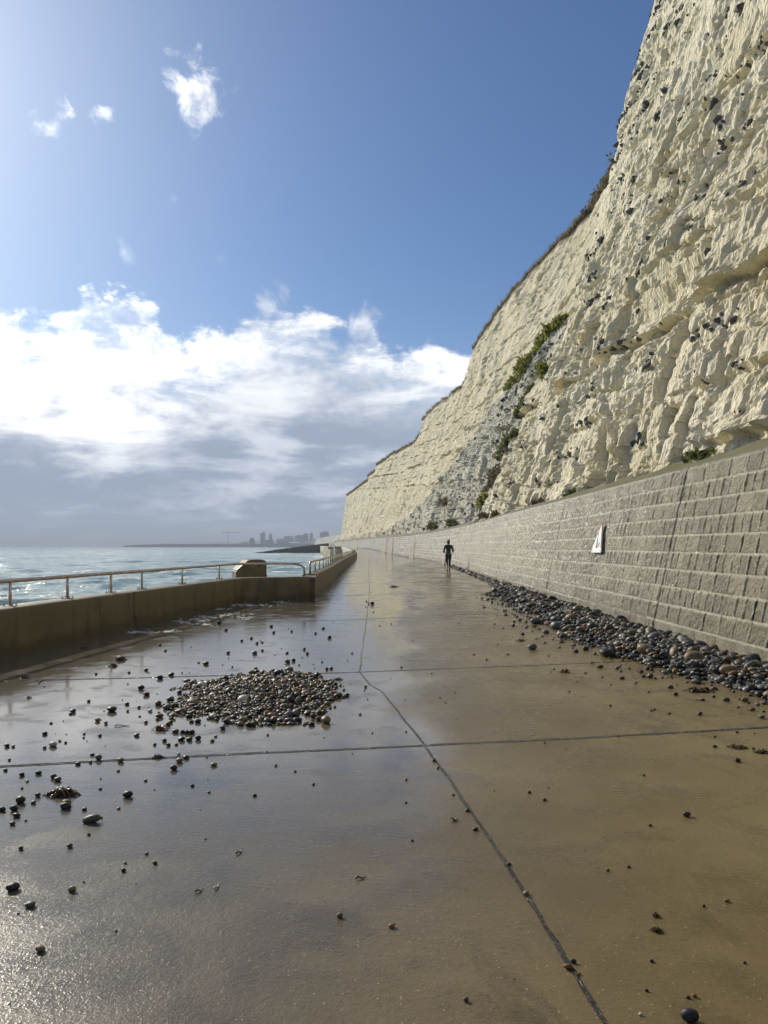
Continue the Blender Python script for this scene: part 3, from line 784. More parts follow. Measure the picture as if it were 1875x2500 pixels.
# ------------------------------------------------------------------ parapet walls
def offset_path(path, d):
    p = np.asarray(path, float); t = np.gradient(p, axis=0); t /= np.linalg.norm(t, axis=1)[:, None]
    return p + d * np.stack([-t[:, 1], t[:, 0]], -1)        # +d is to the left of travel = seaward
def resample(path, step):
    p = np.asarray(path, float); L = np.concatenate([[0], np.cumsum(np.linalg.norm(np.diff(p, axis=0), axis=1))])
    s = np.linspace(0, L[-1], max(2, int(L[-1] / step))); return np.stack([np.interp(s, L, p[:, i]) for i in range(p.shape[1])], -1)
def round_corners(path, it=3):
    p = np.asarray(path, float)
    for _ in range(it):
        q = [p[0]]
        for a, b in zip(p[:-1], p[1:]): q += [a * .75 + b * .25, a * .25 + b * .75]
        q.append(p[-1]); p = np.array(q)
    return p
def wall_segment(name, path, h, th, parent, step=.15, seed=0):
    p = resample(path, step); q = offset_path(p, th)
    z0 = rise(p[:, 1])
    # section: foot on the walk, face, chamfer, top, chamfer, sea face
    sec = [(-.015, -.01), (-.004, .12), (0, h * .5), (.006, h - .035), (.016, h - .010), (.05, h), (th * .5, h + .004), (th - .05, h), (th - .01, h - .02), (th, h - .3), (th, -3.2)]
    V = []
    for a, b, zz in zip(p, q, z0):
        d = (b - a) / th
        V.append([(a[0] + d[0] * s, a[1] + d[1] * s, z + zz) for s, z in sec])
    V = np.array(V); n, m = V.shape[:2]
    face = .007 * fbm(V[..., 1] * 1.5 + seed, V[..., 2] * 2.0 + V[..., 0], 3, 600 + seed)
    nrm = (q - p) / th
    V[..., 0] += nrm[:, None, 0] * face; V[..., 1] += nrm[:, None, 1] * face; V[..., 2] += face * .4
    me_f = [tuple(f) for f in grid_faces(n, m, False)] + [tuple(range(m))[::-1], tuple(range((n - 1) * m, n * m))]
    me = bpy.data.meshes.new(name); me.from_pydata([tuple(v) for v in V.reshape(-1, 3)], [], me_f); me.update()
    for f in me.polygons: f.use_smooth = len(f.vertices) == 4
    bm = bmesh.new(); bm.from_mesh(me); bmesh.ops.recalc_face_normals(bm, faces=bm.faces); bm.to_mesh(me); bm.free()
    return link(name, me, M_PAR, parent)
TH = .42
PA = [(-6.9, -10), (-5.95, 0), (-4.82, 10.4), (-4.37, 14.45)]
PB = [(-4.372, 14.475), (-3.62, 20.6), (-3.40, 21.0), (-1.93, 21.65)]
w1 = empty("parapet_wall", (0, 0, 0)); tag(w1, "low brown concrete parapet curving in from the left edge to the gap in the railings", "wall", "low parapet walls on the seaward side")
wall_segment("wall_section", PA, .60, TH, w1, seed=1)
pb = round_corners(PB, 2); wall_segment("wall_section", pb, .595, TH, w1, seed=2)
PC = [(-1.90, 23.35), (-1.95, 30), (-2.28, 45), (-2.55, 60), (-2.95, 85), (-3.50, 108), (-3.85, 111)]
w2 = empty("parapet_wall", (0, 0, 0)); tag(w2, "straight brown concrete parapet running away into the distance under the second railing", "wall", "low parapet walls on the seaward side")
wall_segment("wall_section", PC, .60, TH, w2, .3, 3)
# short pier closing the gap where the two walls overlap
bm = bmesh.new(); bm_box(bm, (-2.02, 22.55, -.6), (.36, 1.52, 2.36), .05, .03); bm_obj("end_pier", bm, M_PAR, w2)
PD = [(-3.9, 112.2), (-5.6, 140), (-8.3, 168), (-11.7, 198), (-17.1, 250), (-24.1, 320), (-30, 400)]
w3 = empty("parapet_wall", (0, 0, 0)); tag(w3, "pale far stretch of parapet bending left below the distant cliff", "wall", "low parapet walls on the seaward side")
s3 = wall_segment("wall_section", PD, .6, .5, w3, 1.0, 4); s3.data.materials.clear(); s3.data.materials.append(M_CONC)

# ------------------------------------------------------------------ railings
def post_at(root, x, y, z0, z1, r, mat):
    post = tube("post", [(x, y, z0), (x, y, z1)], r, mat, root, 12)
    bm = bmesh.new(); bm_box(bm, (x, y, z0 + .008), (.15, .15, .012), .12, .003)
    for sx in (-.055, .055):
        for sy in (-.055, .055):
            bmesh.ops.create_cone(bm, cap_ends=True, segments=8, radius1=.011, radius2=.009, depth=.03, matrix=Matrix.Translation((x + sx, y + sy, z0 + .026)))
    bm_obj("base_plate", bm, mat, post)
    return post
r1 = empty("railing", (0, 0, 0)); tag(r1, "steel handrail on the near parapet, ending in a rounded bend by the gap", "railing", "handrails along the sea")
lineA = offset_path(resample([(-5.95, 0), (-4.82, 10.4), (-4.37, 14.45), (-3.66, 20.7)], .5), .24)
top1 = [(-6.3, -3)] + [tuple(a) for a in lineA[1:-1]] + [(-3.95, 20.5), (-3.88, 21.3), (-3.62, 21.62), (-3.2, 21.78), (-2.5, 22.0)]
top1 = round_corners(top1, 2)
ZR = .935; pz = [(x, y, ZR) for x, y in top1]
for t_ in np.linspace(0, 1, 9)[1:]:
    a = t_ * math.pi / 2; pz.append((-2.5 + .38 * math.sin(a), 22.0 + .05 * math.sin(a), ZR - .15 * (1 - math.cos(a))))
pz.append((-2.12, 22.05, .60))
tube("top_rail", pz, .030, M_RAIL, r1, 14)
for yq in (1.2, 2.9, 4.6, 6.3, 8.0, 9.55, 11.05, 12.6, 14.1, 15.4, 17.5, 20.0):
    xq = float(np.interp(yq, lineA[:, 1], lineA[:, 0])); post_at(r1, xq, yq, .598, ZR - .02, .021, M_RAIL)
r2 = empty("railing", (0, 0, 0)); tag(r2, "steel handrail of many close posts on the far parapet, yellow with lichen at its end", "railing", "handrails along the sea")
lineC = offset_path(resample(PC[1:-1] if False else PC[:-1], 1.0), .22)
pz = [(lineC[0][0], 23.75, .60), (lineC[0][0], 23.76, .80), (lineC[0][0], 23.79, .89), (lineC[0][0] - .003, 23.86, ZR)] + [(x, y, ZR + float(rise(y))) for x, y in lineC[1:]]
tube("top_rail", pz, .030, M_RAIL_FAR, r2, 12)
yq = 25.7
while yq < 107:
    xq = float(np.interp(yq, lineC[:, 1], lineC[:, 0])); zr = float(rise(yq)); post_at(r2, xq, yq, .598 + zr, ZR - .02 + zr, .021, M_RAIL_FAR); yq += 1.9

# block of an old sea stair behind the first railing, with its iron brace
cb = empty("concrete_block", (-3.95, 23.9, -2.2)); tag(cb, "squat chamfered concrete block standing just outside the near railing", "concrete block")
bm = bmesh.new()
sec = [(-.46, 0), (.50, 0), (.44, 3.17), (.26, 3.22), (-.10, 3.20), (-.46, 2.90)]      # front outline
f = [bm.verts.new((x, -.42, z)) for x, z in sec]; b_ = [bm.verts.new((x * .9 + .16, .62, z)) for x, z in sec]
bm.faces.new(f); bm.faces.new(b_[::-1])
for i in range(6): bm.faces.new((f[i], b_[i], b_[(i + 1) % 6], f[(i + 1) % 6]))
bmesh.ops.recalc_face_normals(bm, faces=bm.faces)
bmesh.ops.bevel(bm, geom=list(bm.edges), offset=.025, segments=2, affect='EDGES')
bmesh.ops.transform(bm, matrix=Matrix.Rotation(R(28), 4, 'Z'), verts=bm.verts)
bm_obj("block_body", bm, M_PAR, cb)
tube("iron_brace", [(.46, -.1, 3.10), (.74, -.2, 2.1)], .035, M_RUST, cb, 10)
tube("iron_brace", [(.38, -.3, 3.02), (.56, .25, 3.08)], .03, M_RUST, cb, 10)

# white post and landing stage beyond the far end of the railing
wp = empty("marker_post", (-9.15, 152, .0)); tag(wp, "leaning white post on the low sea platform beyond the railing", "post")
tube("post_shaft", [(.12, 0, -.6), (.0, 0, .9), (-.12, 0, 1.62)], .14, M_WHITE, wp, 10)
bm = bmesh.new(); bm_box(bm, (-.42, 0, 1.72), (.62, .2, .16), 0, .03); bm_obj("post_arm", bm, M_WHITE, wp)
st = empty("sea_platform", (-10.1, 163, 0)); tag(st, "pale concrete landing platform at the seaward end of the walk", "platform")
bm = bmesh.new(); bm_box(bm, (0, 0, -1.6), (2.5, 6.0, 4.7), R(18), .08); bm_obj("platform_body", bm, M_CONC, st)
bm = bmesh.new(); bm_box(bm, (-.1, 1.0, 1.0), (2.7, 3.4, .66), R(18), .05); bm_obj("platform_cap", bm, M_CONC, st)
bm = bmesh.new(); bm_box(bm, (2.4, 5, -1.2), (2.0, 3.0, 4.0), R(18), .06); bm_obj("platform_step", bm, M_DARKC, st)

# groyne running out to sea
def build_groyne():
    n = 90; u = np.linspace(0, 1, n); A = np.array([-27, 404]); B = np.array([-64, 394])
    c = A[None] + (B - A)[None] * u[:, None]; topz = 2.7 - 4.9 * u ** 1.15
    prof = [(-3.4, -5), (-1.6, 0), (-.8, 0), (.8, 0), (1.6, 0), (3.4, -5)]
    V = []
    for k in range(n):
        for a, z in prof: V.append((c[k, 0], c[k, 1] + a, topz[k] + (z if z else rng.normal(0, .10))))
    V = np.array(V)
    o = link("groyne", raw_mesh("groyne", V, grid_faces(n, 6, False), False), M_DARKC)
    tag(o, "long dark groyne sloping down into the sea in front of the harbour", "groyne")
build_groyne()

# ------------------------------------------------------------------ warning triangle on the wall
def build_sign():
    wz = 1.26; yc = 17.3
    x0 = float(wall_x(yc)) + .05 * float(vnoise(np.array([yc / 13]), np.array([0.0]), 415)[0]) + WALL_T * (wz - .24)
    root = empty("warning_sign", (x0 - .065, yc, wz)); tag(root, "faded white warning triangle with a worn red border fixed on the block wall", "sign")
    ang = math.atan(WALL_T)
    # local frame: u along the wall towards the viewer's right (−Y), v up the batter, w out of the wall (−X)
    U = Vector((0, -1, 0)); Vv = Vector((math.sin(ang), 0, math.cos(ang))); Wv = Vector((-math.cos(ang), 0, math.sin(ang)))
    def P3(u, v, w_): return (U * u + Vv * v) * .92 + Wv * w_
    def plate(name, pts, w0, w1, mat, parent=root):
        bm = bmesh.new(); a = [bm.verts.new(P3(u, v, w1)) for u, v in pts]; b = [bm.verts.new(P3(u, v, w0)) for u, v in pts]
        bm.faces.new(a); bm.faces.new(b[::-1])
        for i in range(len(a)): bm.faces.new((a[i], b[i], b[(i + 1) % len(a)], a[(i + 1) % len(a)]))
        bmesh.ops.recalc_face_normals(bm, faces=bm.faces)
        return bm_obj(name, bm, mat, parent)
    def rtri(hw, h, r, v0=0):
        pts = []; cs = [(-hw + r * 1.73, v0 + r), (hw - r * 1.73, v0 + r), (0, v0 + h - 2 * r)]
        for (cx, cy), a0 in zip(cs, (150, -90, 30)):
            for k in range(6): a = R(a0 + k * 24); pts.append((cx + r * math.cos(a), cy + r * math.sin(a)))
        return pts
    plate("back_plate", rtri(.445, .76, .035), 0, .018, M_PLATE)
    # worn red edge: two bars left along the upper sides
    plate("red_border", [(.030, .735), (.0, .745), (-.028, .715), (-.165, .47), (-.135, .45), (0, .668)], .018, .0205, M_RED)
    plate("red_border", [(.004, .742), (.032, .712), (.37, .12), (.342, .10), (.001, .672)], .018, .0225, M_RED)
    pic = empty("pictogram"); pic.parent = root
    plate("black_mark", [(-.125, .385), (-.085, .375), (-.075, .43), (-.09, .455), (-.118, .45)], .018, .0208, M_INK, root)
    plate("black_mark", [(-.115, .11), (.055, .105), (-.06, .355), (-.085, .36)], .018, .0208, M_INK, root)
    plate("black_mark", [(.095, .125), (.145, .13), (.175, .20), (.15, .245), (.11, .21)], .018, .0208, M_INK, root)
    bpy.data.objects.remove(pic)
    for u, v in ((-.36, .05), (.36, .05), (0, .66)):
        bm = bmesh.new(); bmesh.ops.create_cone(bm, cap_ends=True, segments=10, radius1=.012, radius2=.008, depth=.008)
        bmesh.ops.transform(bm, matrix=Matrix.Translation(P3(u, v, .024)) @ Vector((0, 0, 1)).rotation_difference(Wv).to_matrix().to_4x4(), verts=bm.verts)
        bm_obj("screw", bm, M_RUST, root)
build_sign()

# ------------------------------------------------------------------ plants on the cliff
M_LEAF = mat_leaf("olive_leaves", (.12, .14, .026), (.25, .255, .055), (.33, .30, .10))
M_LEAFD = mat_leaf("dark_leaves", (.070, .085, .026), (.14, .15, .045), (.20, .17, .07))
M_TWIG = mat_leaf("brown_twigs", (.085, .064, .038), (.17, .13, .08), (.22, .18, .12))
M_GRASS = mat_leaf("dry_cliff_grass", (.17, .145, .075), (.30, .25, .13), (.38, .33, .20))
def leaf_cloud(C, size, up=.35):
    """one small bent leaf (two triangles sharing a crease) per centre"""
    n = len(C); a = rng.normal(0, 1, (n, 3)); a[:, 2] += up; a /= np.linalg.norm(a, axis=1)[:, None]
    b = np.cross(a, rng.normal(0, 1, (n, 3))); b /= np.linalg.norm(b, axis=1)[:, None]; c = np.cross(a, b)
    s = size[:, None]
    P = np.stack([C - a * s * .2, C + b * s * .42 + a * s * .4 + c * s * .12, C + a * s, C - b * s * .42 + a * s * .4 + c * s * .12], 1)
    F = (np.arange(n) * 4)[:, None] + np.array([[0, 1, 2, 3]])
    return P.reshape(-1, 3), F, np.repeat(rng.uniform(0, 1, n), 4)
def stems(C0, C1, r):
    V, F, k = [], [], 0
    for a, b in zip(C0, C1):
        v, f = tube_arrays([a, (np.array(a) + b) / 2 + rng.normal(0, .03, 3), b], np.array([r, r * .7, r * .3]), 5)
        V.append(v); F += [tuple(i + k for i in q) for q in f]; k += len(v)
    return np.concatenate(V), np.array(F)
def plant(name, label, cat, pts, wid, depth, n, leaf, mat, group=None, twig=True):
    """pts: chain of (Y, z) on the cliff face; wid: half width up the face; depth: how far it stands out"""
    pts = np.array(pts, float); L = np.concatenate([[0], np.cumsum(np.hypot(*np.diff(pts, axis=0).T))])
    s = rng.uniform(0, L[-1], n); Y = np.interp(s, L, pts[:, 0]); z = np.interp(s, L, pts[:, 1])
    tap = (np.sin(np.clip(s / L[-1], .02, .98) * np.pi) ** .5) * (.6 + .6 * np.abs(vnoise(s * 1.3, s * 0 + n, 31)))
    Y = Y + rng.normal(0, .25 * wid + .05, n); z = z + rng.normal(0, .5 * wid, n) * tap
    X, _, _ = cliff_x(Y, z); off = rng.beta(1.2, 1.8, n) * depth * tap
    C = np.stack([X - off + .05, Y, z + off * .3], -1)
    i0 = len(pts) // 2; org = np.array([float(cliff_x(pts[i0, 0], pts[i0, 1])[0]), pts[i0, 0], pts[i0, 1]])
    root = empty(name, org); tag(root, label, cat, group)
    P, F, r_ = leaf_cloud(C - org, leaf * rng.uniform(.6, 1.4, n))
    fo = link("foliage", raw_mesh("foliage", P, F, False, dict(rnd=r_)), mat, root)
    return root
def face_pt(px, py, Y):                                     # (Y, z) on the face seen at a picture point for a guessed distance
    return (Y, EYE + (HORIZ - py) / FPX * Y)
GP = "plants growing on the chalk face"
plant("ledge_plants", "long olive-green strip of plants along the sloping ledge high on the chalk face", "plants", [(41, 12.75), (45, 12.8), (50, 12.75), (55, 12.8), (61, 12.9)], .45, .9, 5200, .20, M_LEAF, GP)
plant("cliff_bush", "small round bush just below the end of the long green ledge strip", "bush", [(41.6, 10.3), (42.6, 10.3)], .45, .6, 700, .17, M_LEAF, GP)
plant("cliff_bush", "narrow dark bush hanging on the grey chalk under the long green strip", "bush", [(43.5, 9.75), (46, 9.4), (49, 9.0)], .40, .6, 1300, .18, M_LEAFD, GP)
plant("cliff_bush", "broad dark green bush halfway down the grey chalk slope", "bush", [(46.5, 7.7), (50, 7.8), (54, 7.7), (57, 7.4)], .55, .8, 3000, .19, M_LEAFD, GP)
plant("cliff_scrub", "brown leafless scrub trailing below the broad dark green bush", "scrub", [(48, 6.9), (53, 6.5), (58, 6.0), (62, 5.5)], .60, .7, 3000, .16, M_TWIG, GP)
plant("cliff_bush", "yellow-green bush low on the chalk at the bottom of the brown scrub", "bush", [(58, 4.9), (61, 4.7), (63, 4.3)], .40, .6, 1300, .19, M_LEAF, GP)
for lab, Y, z, w_, n, m_ in (("dark rounded shrub on the mossy ledge near the right edge", 17.0, 3.25, .16, 380, M_LEAFD), ("low dark shrub at the cliff foot above the tall expansion joint", 27.5, 3.15, .16, 350, M_LEAFD),
                         ("brown tuft at the cliff foot left of the low dark shrub", 33.5, 3.15, .20, 400, M_TWIG), ("wide dark clump where the mortar ledge meets the cliff, above the runner", 47.0, 3.15, .28, 700, M_LEAFD),
                         ("pale brown tuft beside the wide dark clump at the cliff foot", 52.0, 3.3, .3, 600, M_TWIG), ("dark bush far along the cliff foot past the runner", 76, 3.5, .5, 900, M_LEAFD),
                         ("second dark bush on the chalk where the far wall begins", 93, 3.6, .6, 900, M_LEAFD), ("dark scrub on the grey boulders of the lower slope", 84, 5.8, .6, 700, M_TWIG)):
    plant("cliff_shrub", lab, "shrub", [(Y - w_ * 4.5, z - w_ * .25), (Y - w_, z), (Y + w_ * 5, z - w_ * .2)], w_ * .7, w_ * 1.5, n, .07 + w_ * .22, m_, "shrubs along the cliff foot")

def build_cliff_grass():
    yy = np.concatenate([rng.uniform(41, 66, 9000), rng.uniform(60, 130, 8000), rng.uniform(120, 400, 9000)])
    n = len(yy); H = ip(yy, HTOP) + .35 * vnoise(yy / 3, yy * 0, 5); X, _, _ = cliff_x(yy, H)
    back = rng.exponential(.5, n) - .12; sc = 1 + smooth(yy, 100, 300) * .8
    tall = 1 + 1.3 * smooth(vnoise(yy / 2.6, yy * 0, 77), 0, .5) * (yy < 66)
    h = rng.uniform(.25, .62, n) * sc * tall; C = np.stack([X + back, yy, H + np.clip(back, -.2, 2) * .2 - .05], -1)
    lean = np.stack([rng.normal(-.25, .35, n), rng.normal(-.1, .35, n), np.ones(n)], -1); lean /= np.linalg.norm(lean, axis=1)[:, None]
    side = rng.normal(0, 1, (n, 3)); side[:, 2] = 0; side /= np.linalg.norm(side, axis=1)[:, None]; wd = (.035 * sc * (yy / 60) ** .5)[:, None]
    P = np.stack([C - side * wd, C + side * wd, C + lean * h[:, None] + np.stack([h * -.15, h * 0, h * -.1], -1)], 1)
    F = (np.arange(n) * 3)[:, None] + np.array([[0, 1, 2]])
    o = link("cliff_top_grass", raw_mesh("cliff_top_grass", P.reshape(-1, 3), F, False, dict(rnd=np.repeat(rng.uniform(0, 1, n), 3))), M_GRASS)
    tag(o, "dry dark grass fringe along the top edge of the chalk cliff", "grass", None, "stuff")
build_cliff_grass()
def scrub_top():
    n = 2600; yy = rng.uniform(52, 62, n); H = ip(yy, HTOP); X, _, _ = cliff_x(yy, H)
    up = rng.beta(1.3, 2.2, n) * (1.1 + .7 * vnoise(yy / 1.4, yy * 0, 88)); org = np.array([15.6, 57, 26.2])
    C = np.stack([X + rng.normal(.35, .3, n), yy, H + up], -1) - org
    P, F, r_ = leaf_cloud(C, rng.uniform(.12, .30, n), 1.2)
    root = empty("cliff_top_scrub", org); tag(root, "dark windswept scrub on the cliff top beside the near buttress", "scrub")
    link("foliage", raw_mesh("foliage", P, F, False, dict(rnd=r_)), M_TWIG, root)
scrub_top()

# ------------------------------------------------------------------ far shore
M_TOWN = simple("distant_render", (.30, .29, .27), .8, 0, .15, .02); M_TOWNL = simple("pale_distant_render", (.62, .61, .58), .8, 0, .12, .02); M_TOWND = simple("dark_distant_brick", (.13, .12, .11), .8, 0, .2, .02)
M_HILL = simple("distant_downs", (.11, .115, .085), .9, 0, .3, .01); M_FARCHALK = simple("distant_chalk", (.40, .385, .34), .9, 0, .15, .05, .6, .4)
FY = 2600.0
def fx(px, Y=FY): return (px - 937.5) / FPX * Y
def fz(py, Y=FY): return EYE + (HORIZ - py) / FPX * Y
def build_far():
    # breakwater of the harbour
    xs = np.linspace(fx(318), fx(905), 160); V = []
    tz = np.interp(xs, [fx(318), fx(345), fx(420), fx(905)], [fz(1331.6), fz(1330.2), fz(1328.2), fz(1326.6)])
    for k, x in enumerate(xs):
        for a, z in ((-14, SEA_Z - 3), (-7, tz[k] - 1.2 + rng.normal(0, .25)), (-5, tz[k]), (5, tz[k]), (9, SEA_Z - 3)): V.append((x, FY - 60 + a, z))
    o = link("harbour_breakwater", raw_mesh("harbour_breakwater", np.array(V), grid_faces(160, 5, False), False), M_DARKC); tag(o, "long dark harbour breakwater lying low on the horizon", "breakwater")
    # low downs behind
    xs = np.linspace(fx(300, 5200), fx(1300, 5200), 140); V = []
    prof = np.interp(xs, [fx(p, 5200) for p in (300, 400, 480, 560, 640, 720, 860, 1300)], [fz(p, 5200) for p in (1333, 1325, 1322, 1323, 1320, 1316, 1306, 1300)])
    prof = prof + 5 * vnoise(xs / 160, xs * 0, 701) + 2 * vnoise(xs / 40, xs * 0, 702)
    for k, x in enumerate(xs):
        for j, f in enumerate((-.1, .35, .7, .92, 1.0, .9)): V.append((x, 5200 + (-600, -350, -180, -60, 60, 700)[j], SEA_Z + (prof[k] - SEA_Z) * f))
    o = link("hills", raw_mesh("hills", np.array(V), grid_faces(140, 6, False), True), M_HILL); tag(o, None, None, None, "structure")
    # hillside carrying the town, and a white cliff far along the coast
    xs = np.linspace(fx(590), fx(1000), 90); V = []
    prof = np.interp(xs, [fx(p) for p in (590, 640, 700, 760, 800, 1000)], [fz(p) for p in (1331, 1327, 1320, 1314, 1308, 1300)]) + 1.5 * vnoise(xs / 30, xs * 0, 711)
    for k, x in enumerate(xs):
        for j, f in enumerate((-.2, .35, .75, 1.0, 1.0)): V.append((x, FY + (-30, 60, 150, 260, 900)[j], SEA_Z + (prof[k] - SEA_Z) * f))
    o = link("town_hill", raw_mesh("town_hill", np.array(V), grid_faces(90, 5, False), True), M_HILL); tag(o, None, None, None, "structure")
    # it runs away from us, so its face looks out to sea; K: picture column, row of the top, distance
    K = [(764, 1325, 1500), (768, 1316, 1450), (775, 1313, 1350), (785, 1312, 1240), (795, 1310, 1120), (806, 1308, 1000), (830, 1305, 800)]
    kx = np.linspace(764, 830, 220); KY = np.interp(kx, [k[0] for k in K], [k[2] for k in K]); KZ = fz(np.interp(kx, [k[0] for k in K], [k[1] for k in K]), KY); V = []
    for k in range(220):
        for f in np.linspace(0, 1, 22):
            V.append((fx(kx[k], KY[k]) + f * 4 + 1.6 * float(vnoise(np.array([KY[k] / 14]), np.array([f * 3]), 721)[0]), KY[k], SEA_Z - 1 + (KZ[k] - SEA_Z + 1) * f))
        V.append((fx(kx[k], KY[k]) + 120, KY[k] + 20, KZ[k] + 3))
    o = link("far_cliff", raw_mesh("far_cliff", np.array(V), grid_faces(220, 23, False), False), M_FARCHALK); tag(o, None, None, None, "structure")
build_far()
def building(label, x0, x1, ytop, ybot, mat, style="flat", cat="building", name="town_building", Y=FY + 40):
    """a far block given by its picture edges: body, set-back roof storey, window bands"""
    X0, X1, Z1, Z0 = fx(x0, Y), fx(x1, Y), fz(ytop, Y), min(fz(ybot, Y), fz(1329, Y)); wd = X1 - X0; h = Z1 - Z0 + 4
    root = empty(name, ((X0 + X1) / 2, Y, Z0 - 4)); tag(root, label, cat, "buildings of the distant town"); dp = max(10, min(22, wd))
    bm = bmesh.new()
    if style == "arch":
        n = 14; pr = [(-wd / 2, 0)] + [(-wd / 2 * math.cos(math.pi * k / n), h * (.45 + .55 * math.sin(math.pi * k / n))) for k in range(n + 1)] + [(wd / 2, 0)]
        f = [bm.verts.new((x, -dp / 2, z)) for x, z in pr]; b = [bm.verts.new((x, dp / 2, z)) for x, z in pr]; bm.faces.new(f); bm.faces.new(b[::-1])
        for i in range(len(pr)): bm.faces.new((f[i], b[i], b[(i + 1) % len(pr)], f[(i + 1) % len(pr)]))
        bmesh.ops.recalc_face_normals(bm, faces=bm.faces)
    elif style == "gable":
        hh = h * .72; v = [bm.verts.new(q) for q in ((-wd / 2, -dp / 2, 0), (wd / 2, -dp / 2, 0), (wd / 2, -dp / 2, hh), (-wd / 2, -dp / 2, hh), (-wd / 2, dp / 2, 0), (wd / 2, dp / 2, 0), (wd / 2, dp / 2, hh), (-wd / 2, dp / 2, hh), (-wd / 2, 0, h), (wd / 2, 0, h))]
        for q in ((0, 1, 2, 3), (5, 4, 7, 6), (3, 2, 9, 8), (6, 7, 8, 9), (0, 3, 8, 7, 4), (2, 1, 5, 6, 9)): bm.faces.new([v[i] for i in q])
        bmesh.ops.recalc_face_normals(bm, faces=bm.faces)
    else:
        bm_box(bm, (0, 0, h * .46), (wd, dp, h * .92)); bm_box(bm, (wd * .08, 0, h * .95), (wd * .5, dp * .6, h * .10))
    bm_obj("wall", bm, mat, root)
    fl = max(2, int(h / 4)); 
    if style != "arch" and h > 7:
        bm = bmesh.new()
        for k in range(min(fl, 14)): bm_box(bm, (0, -dp / 2 - .05, h * .1 + (h * (.62 if style == "gable" else .8)) * (k + .5) / min(fl, 14)), (wd * .86, .3, h * .28 / min(fl, 14)))
        bm_obj("window_band", bm, M_TOWND, root)
building("low arched shed at the seaward end of the distant town", 609, 622, 1313, 1326, M_TOWND, "arch")
building("pale slim tower block standing tallest above the distant shore", 636, 647, 1299, 1328, M_TOWN)
building("dark narrow tower just right of the pale tower block", 657, 664, 1303, 1324, M_TOWND)
building("wide pale low block below the two towers", 648, 668, 1317, 1327, M_TOWN)
building("bright white lighthouse-like end wall beside the wide low block", 665.5, 669.5, 1319, 1327, M_TOWNL)
building("terrace of grey gabled houses right of the white end wall", 676, 700, 1315, 1326, M_TOWN, "gable")
building("long white shed on the shore below the gabled terrace", 700, 732, 1323, 1328, M_TOWNL, "gable")
building("second gabled terrace climbing the distant hill", 694, 716, 1309, 1318, M_TOWN, "gable", Y=FY + 150)
building("grey flats on the slope above the long white shed", 720, 740, 1306, 1316, M_TOWN, Y=FY + 150)
building("square dark block of flats on the hill", 740, 752, 1302, 1314, M_TOWND, Y=FY + 200)
building("tall narrow flats next to the square dark block", 756, 764, 1300, 1313, M_TOWN, Y=FY + 220)
building("wide flats highest on the hill, next to the near cliff", 781, 803, 1297, 1308, M_TOWN, Y=FY + 260)
building("small house low on the shore left of the arched shed", 588, 604, 1322, 1328, M_TOWN, "gable")
# tower crane
def build_crane():
    X, Z0, Z1 = fx(553.5), 0.0, fz(1300); root = empty("tower_crane", (X, FY + 20, 0)); tag(root, "faint tower crane rising above the harbour breakwater", "crane")
    def lattice(name, a, b, w_):
        bm = bmesh.new(); a, b = Vector(a), Vector(b); L = (b - a).length; n = max(4, int(L / (w_ * 1.4)))
        rot = (b - a).to_track_quat('Z', 'X'); 
        def bar(p, q, r):
            p, q = a + rot @ Vector(p), a + rot @ Vector(q); d = q - p
            bmesh.ops.create_cone(bm, segments=4, radius1=r, radius2=r, depth=d.length, matrix=Matrix.Translation((p + q) / 2) @ d.to_track_quat('Z', 'Y').to_matrix().to_4x4())
        c = [(-w_ / 2, -w_ / 2), (w_ / 2, -w_ / 2), (w_ / 2, w_ / 2), (-w_ / 2, w_ / 2)]
        for x, y in c: bar((x, y, 0), (x, y, L), .22)
        for k in range(n):
            z0, z1 = L * k / n, L * (k + 1) / n
            for i in range(4):
                p, q = c[i], c[(i + 1) % 4]; bar((*p, z0), (*q, z1), .14)
        bm_obj(name, bm, M_TOWND, root)
    lattice("mast", (0, 0, Z0), (0, 0, Z1), 2.0)
    lattice("jib", (-20, 0, Z1), (38, 0, Z1 + .5), 1.5)
    bm = bmesh.new(); bm_box(bm, (-17, 0, Z1 - 1.5), (4, 1.6, 2.6), 0, .1); bm_obj("counterweight", bm, M_DARKC, root)
    bm = bmesh.new(); bm_box(bm, (1.4, -.8, Z1 - 1.3), (1.8, 1.6, 2.2), 0, .1); bm_obj("cab", bm, M_TOWNL, root)
build_crane()

# ------------------------------------------------------------------ runner
M_SKIN = simple("skin", (.36, .20, .13), .55, 0, .08, 12); M_HAIR = simple("dark_brown_hair", (.035, .022, .015), .5, 0, .3, 20)
M_JACK = simple("black_navy_top", (.014, .015, .022), .7, 0, .25, 9); M_LEGG = simple("black_leggings", (.010, .011, .014), .6, 0, .25, 9); M_GREEN = simple("green_shirt", (.02, .30, .19), .7, 0, .15, 9)
M_SHOE = simple("running_shoe", (.06, .06, .07), .6, 0, .2, 9); M_SOLE = simple("pale_sole", (.72, .70, .60), .6, 0, .1, 9)
def skin(name, V, Eg, rad, mat, parent, root_i=0, sub=2):
    me = bpy.data.meshes.new(name); me.from_pydata(V, Eg, []); me.update()
    o = link(name, me, mat, parent); md = o.modifiers.new("Skin", 'SKIN'); md.use_smooth_shade = True
    for i, r in enumerate(rad):
        sv = me.skin_vertices[0].data[i]; sv.radius = (r if isinstance(r, tuple) else (r, r)); sv.use_root = (i == root_i)
    sd = o.modifiers.new("Subdivision", 'SUBSURF'); sd.levels = sub; sd.render_levels = sub
    return o
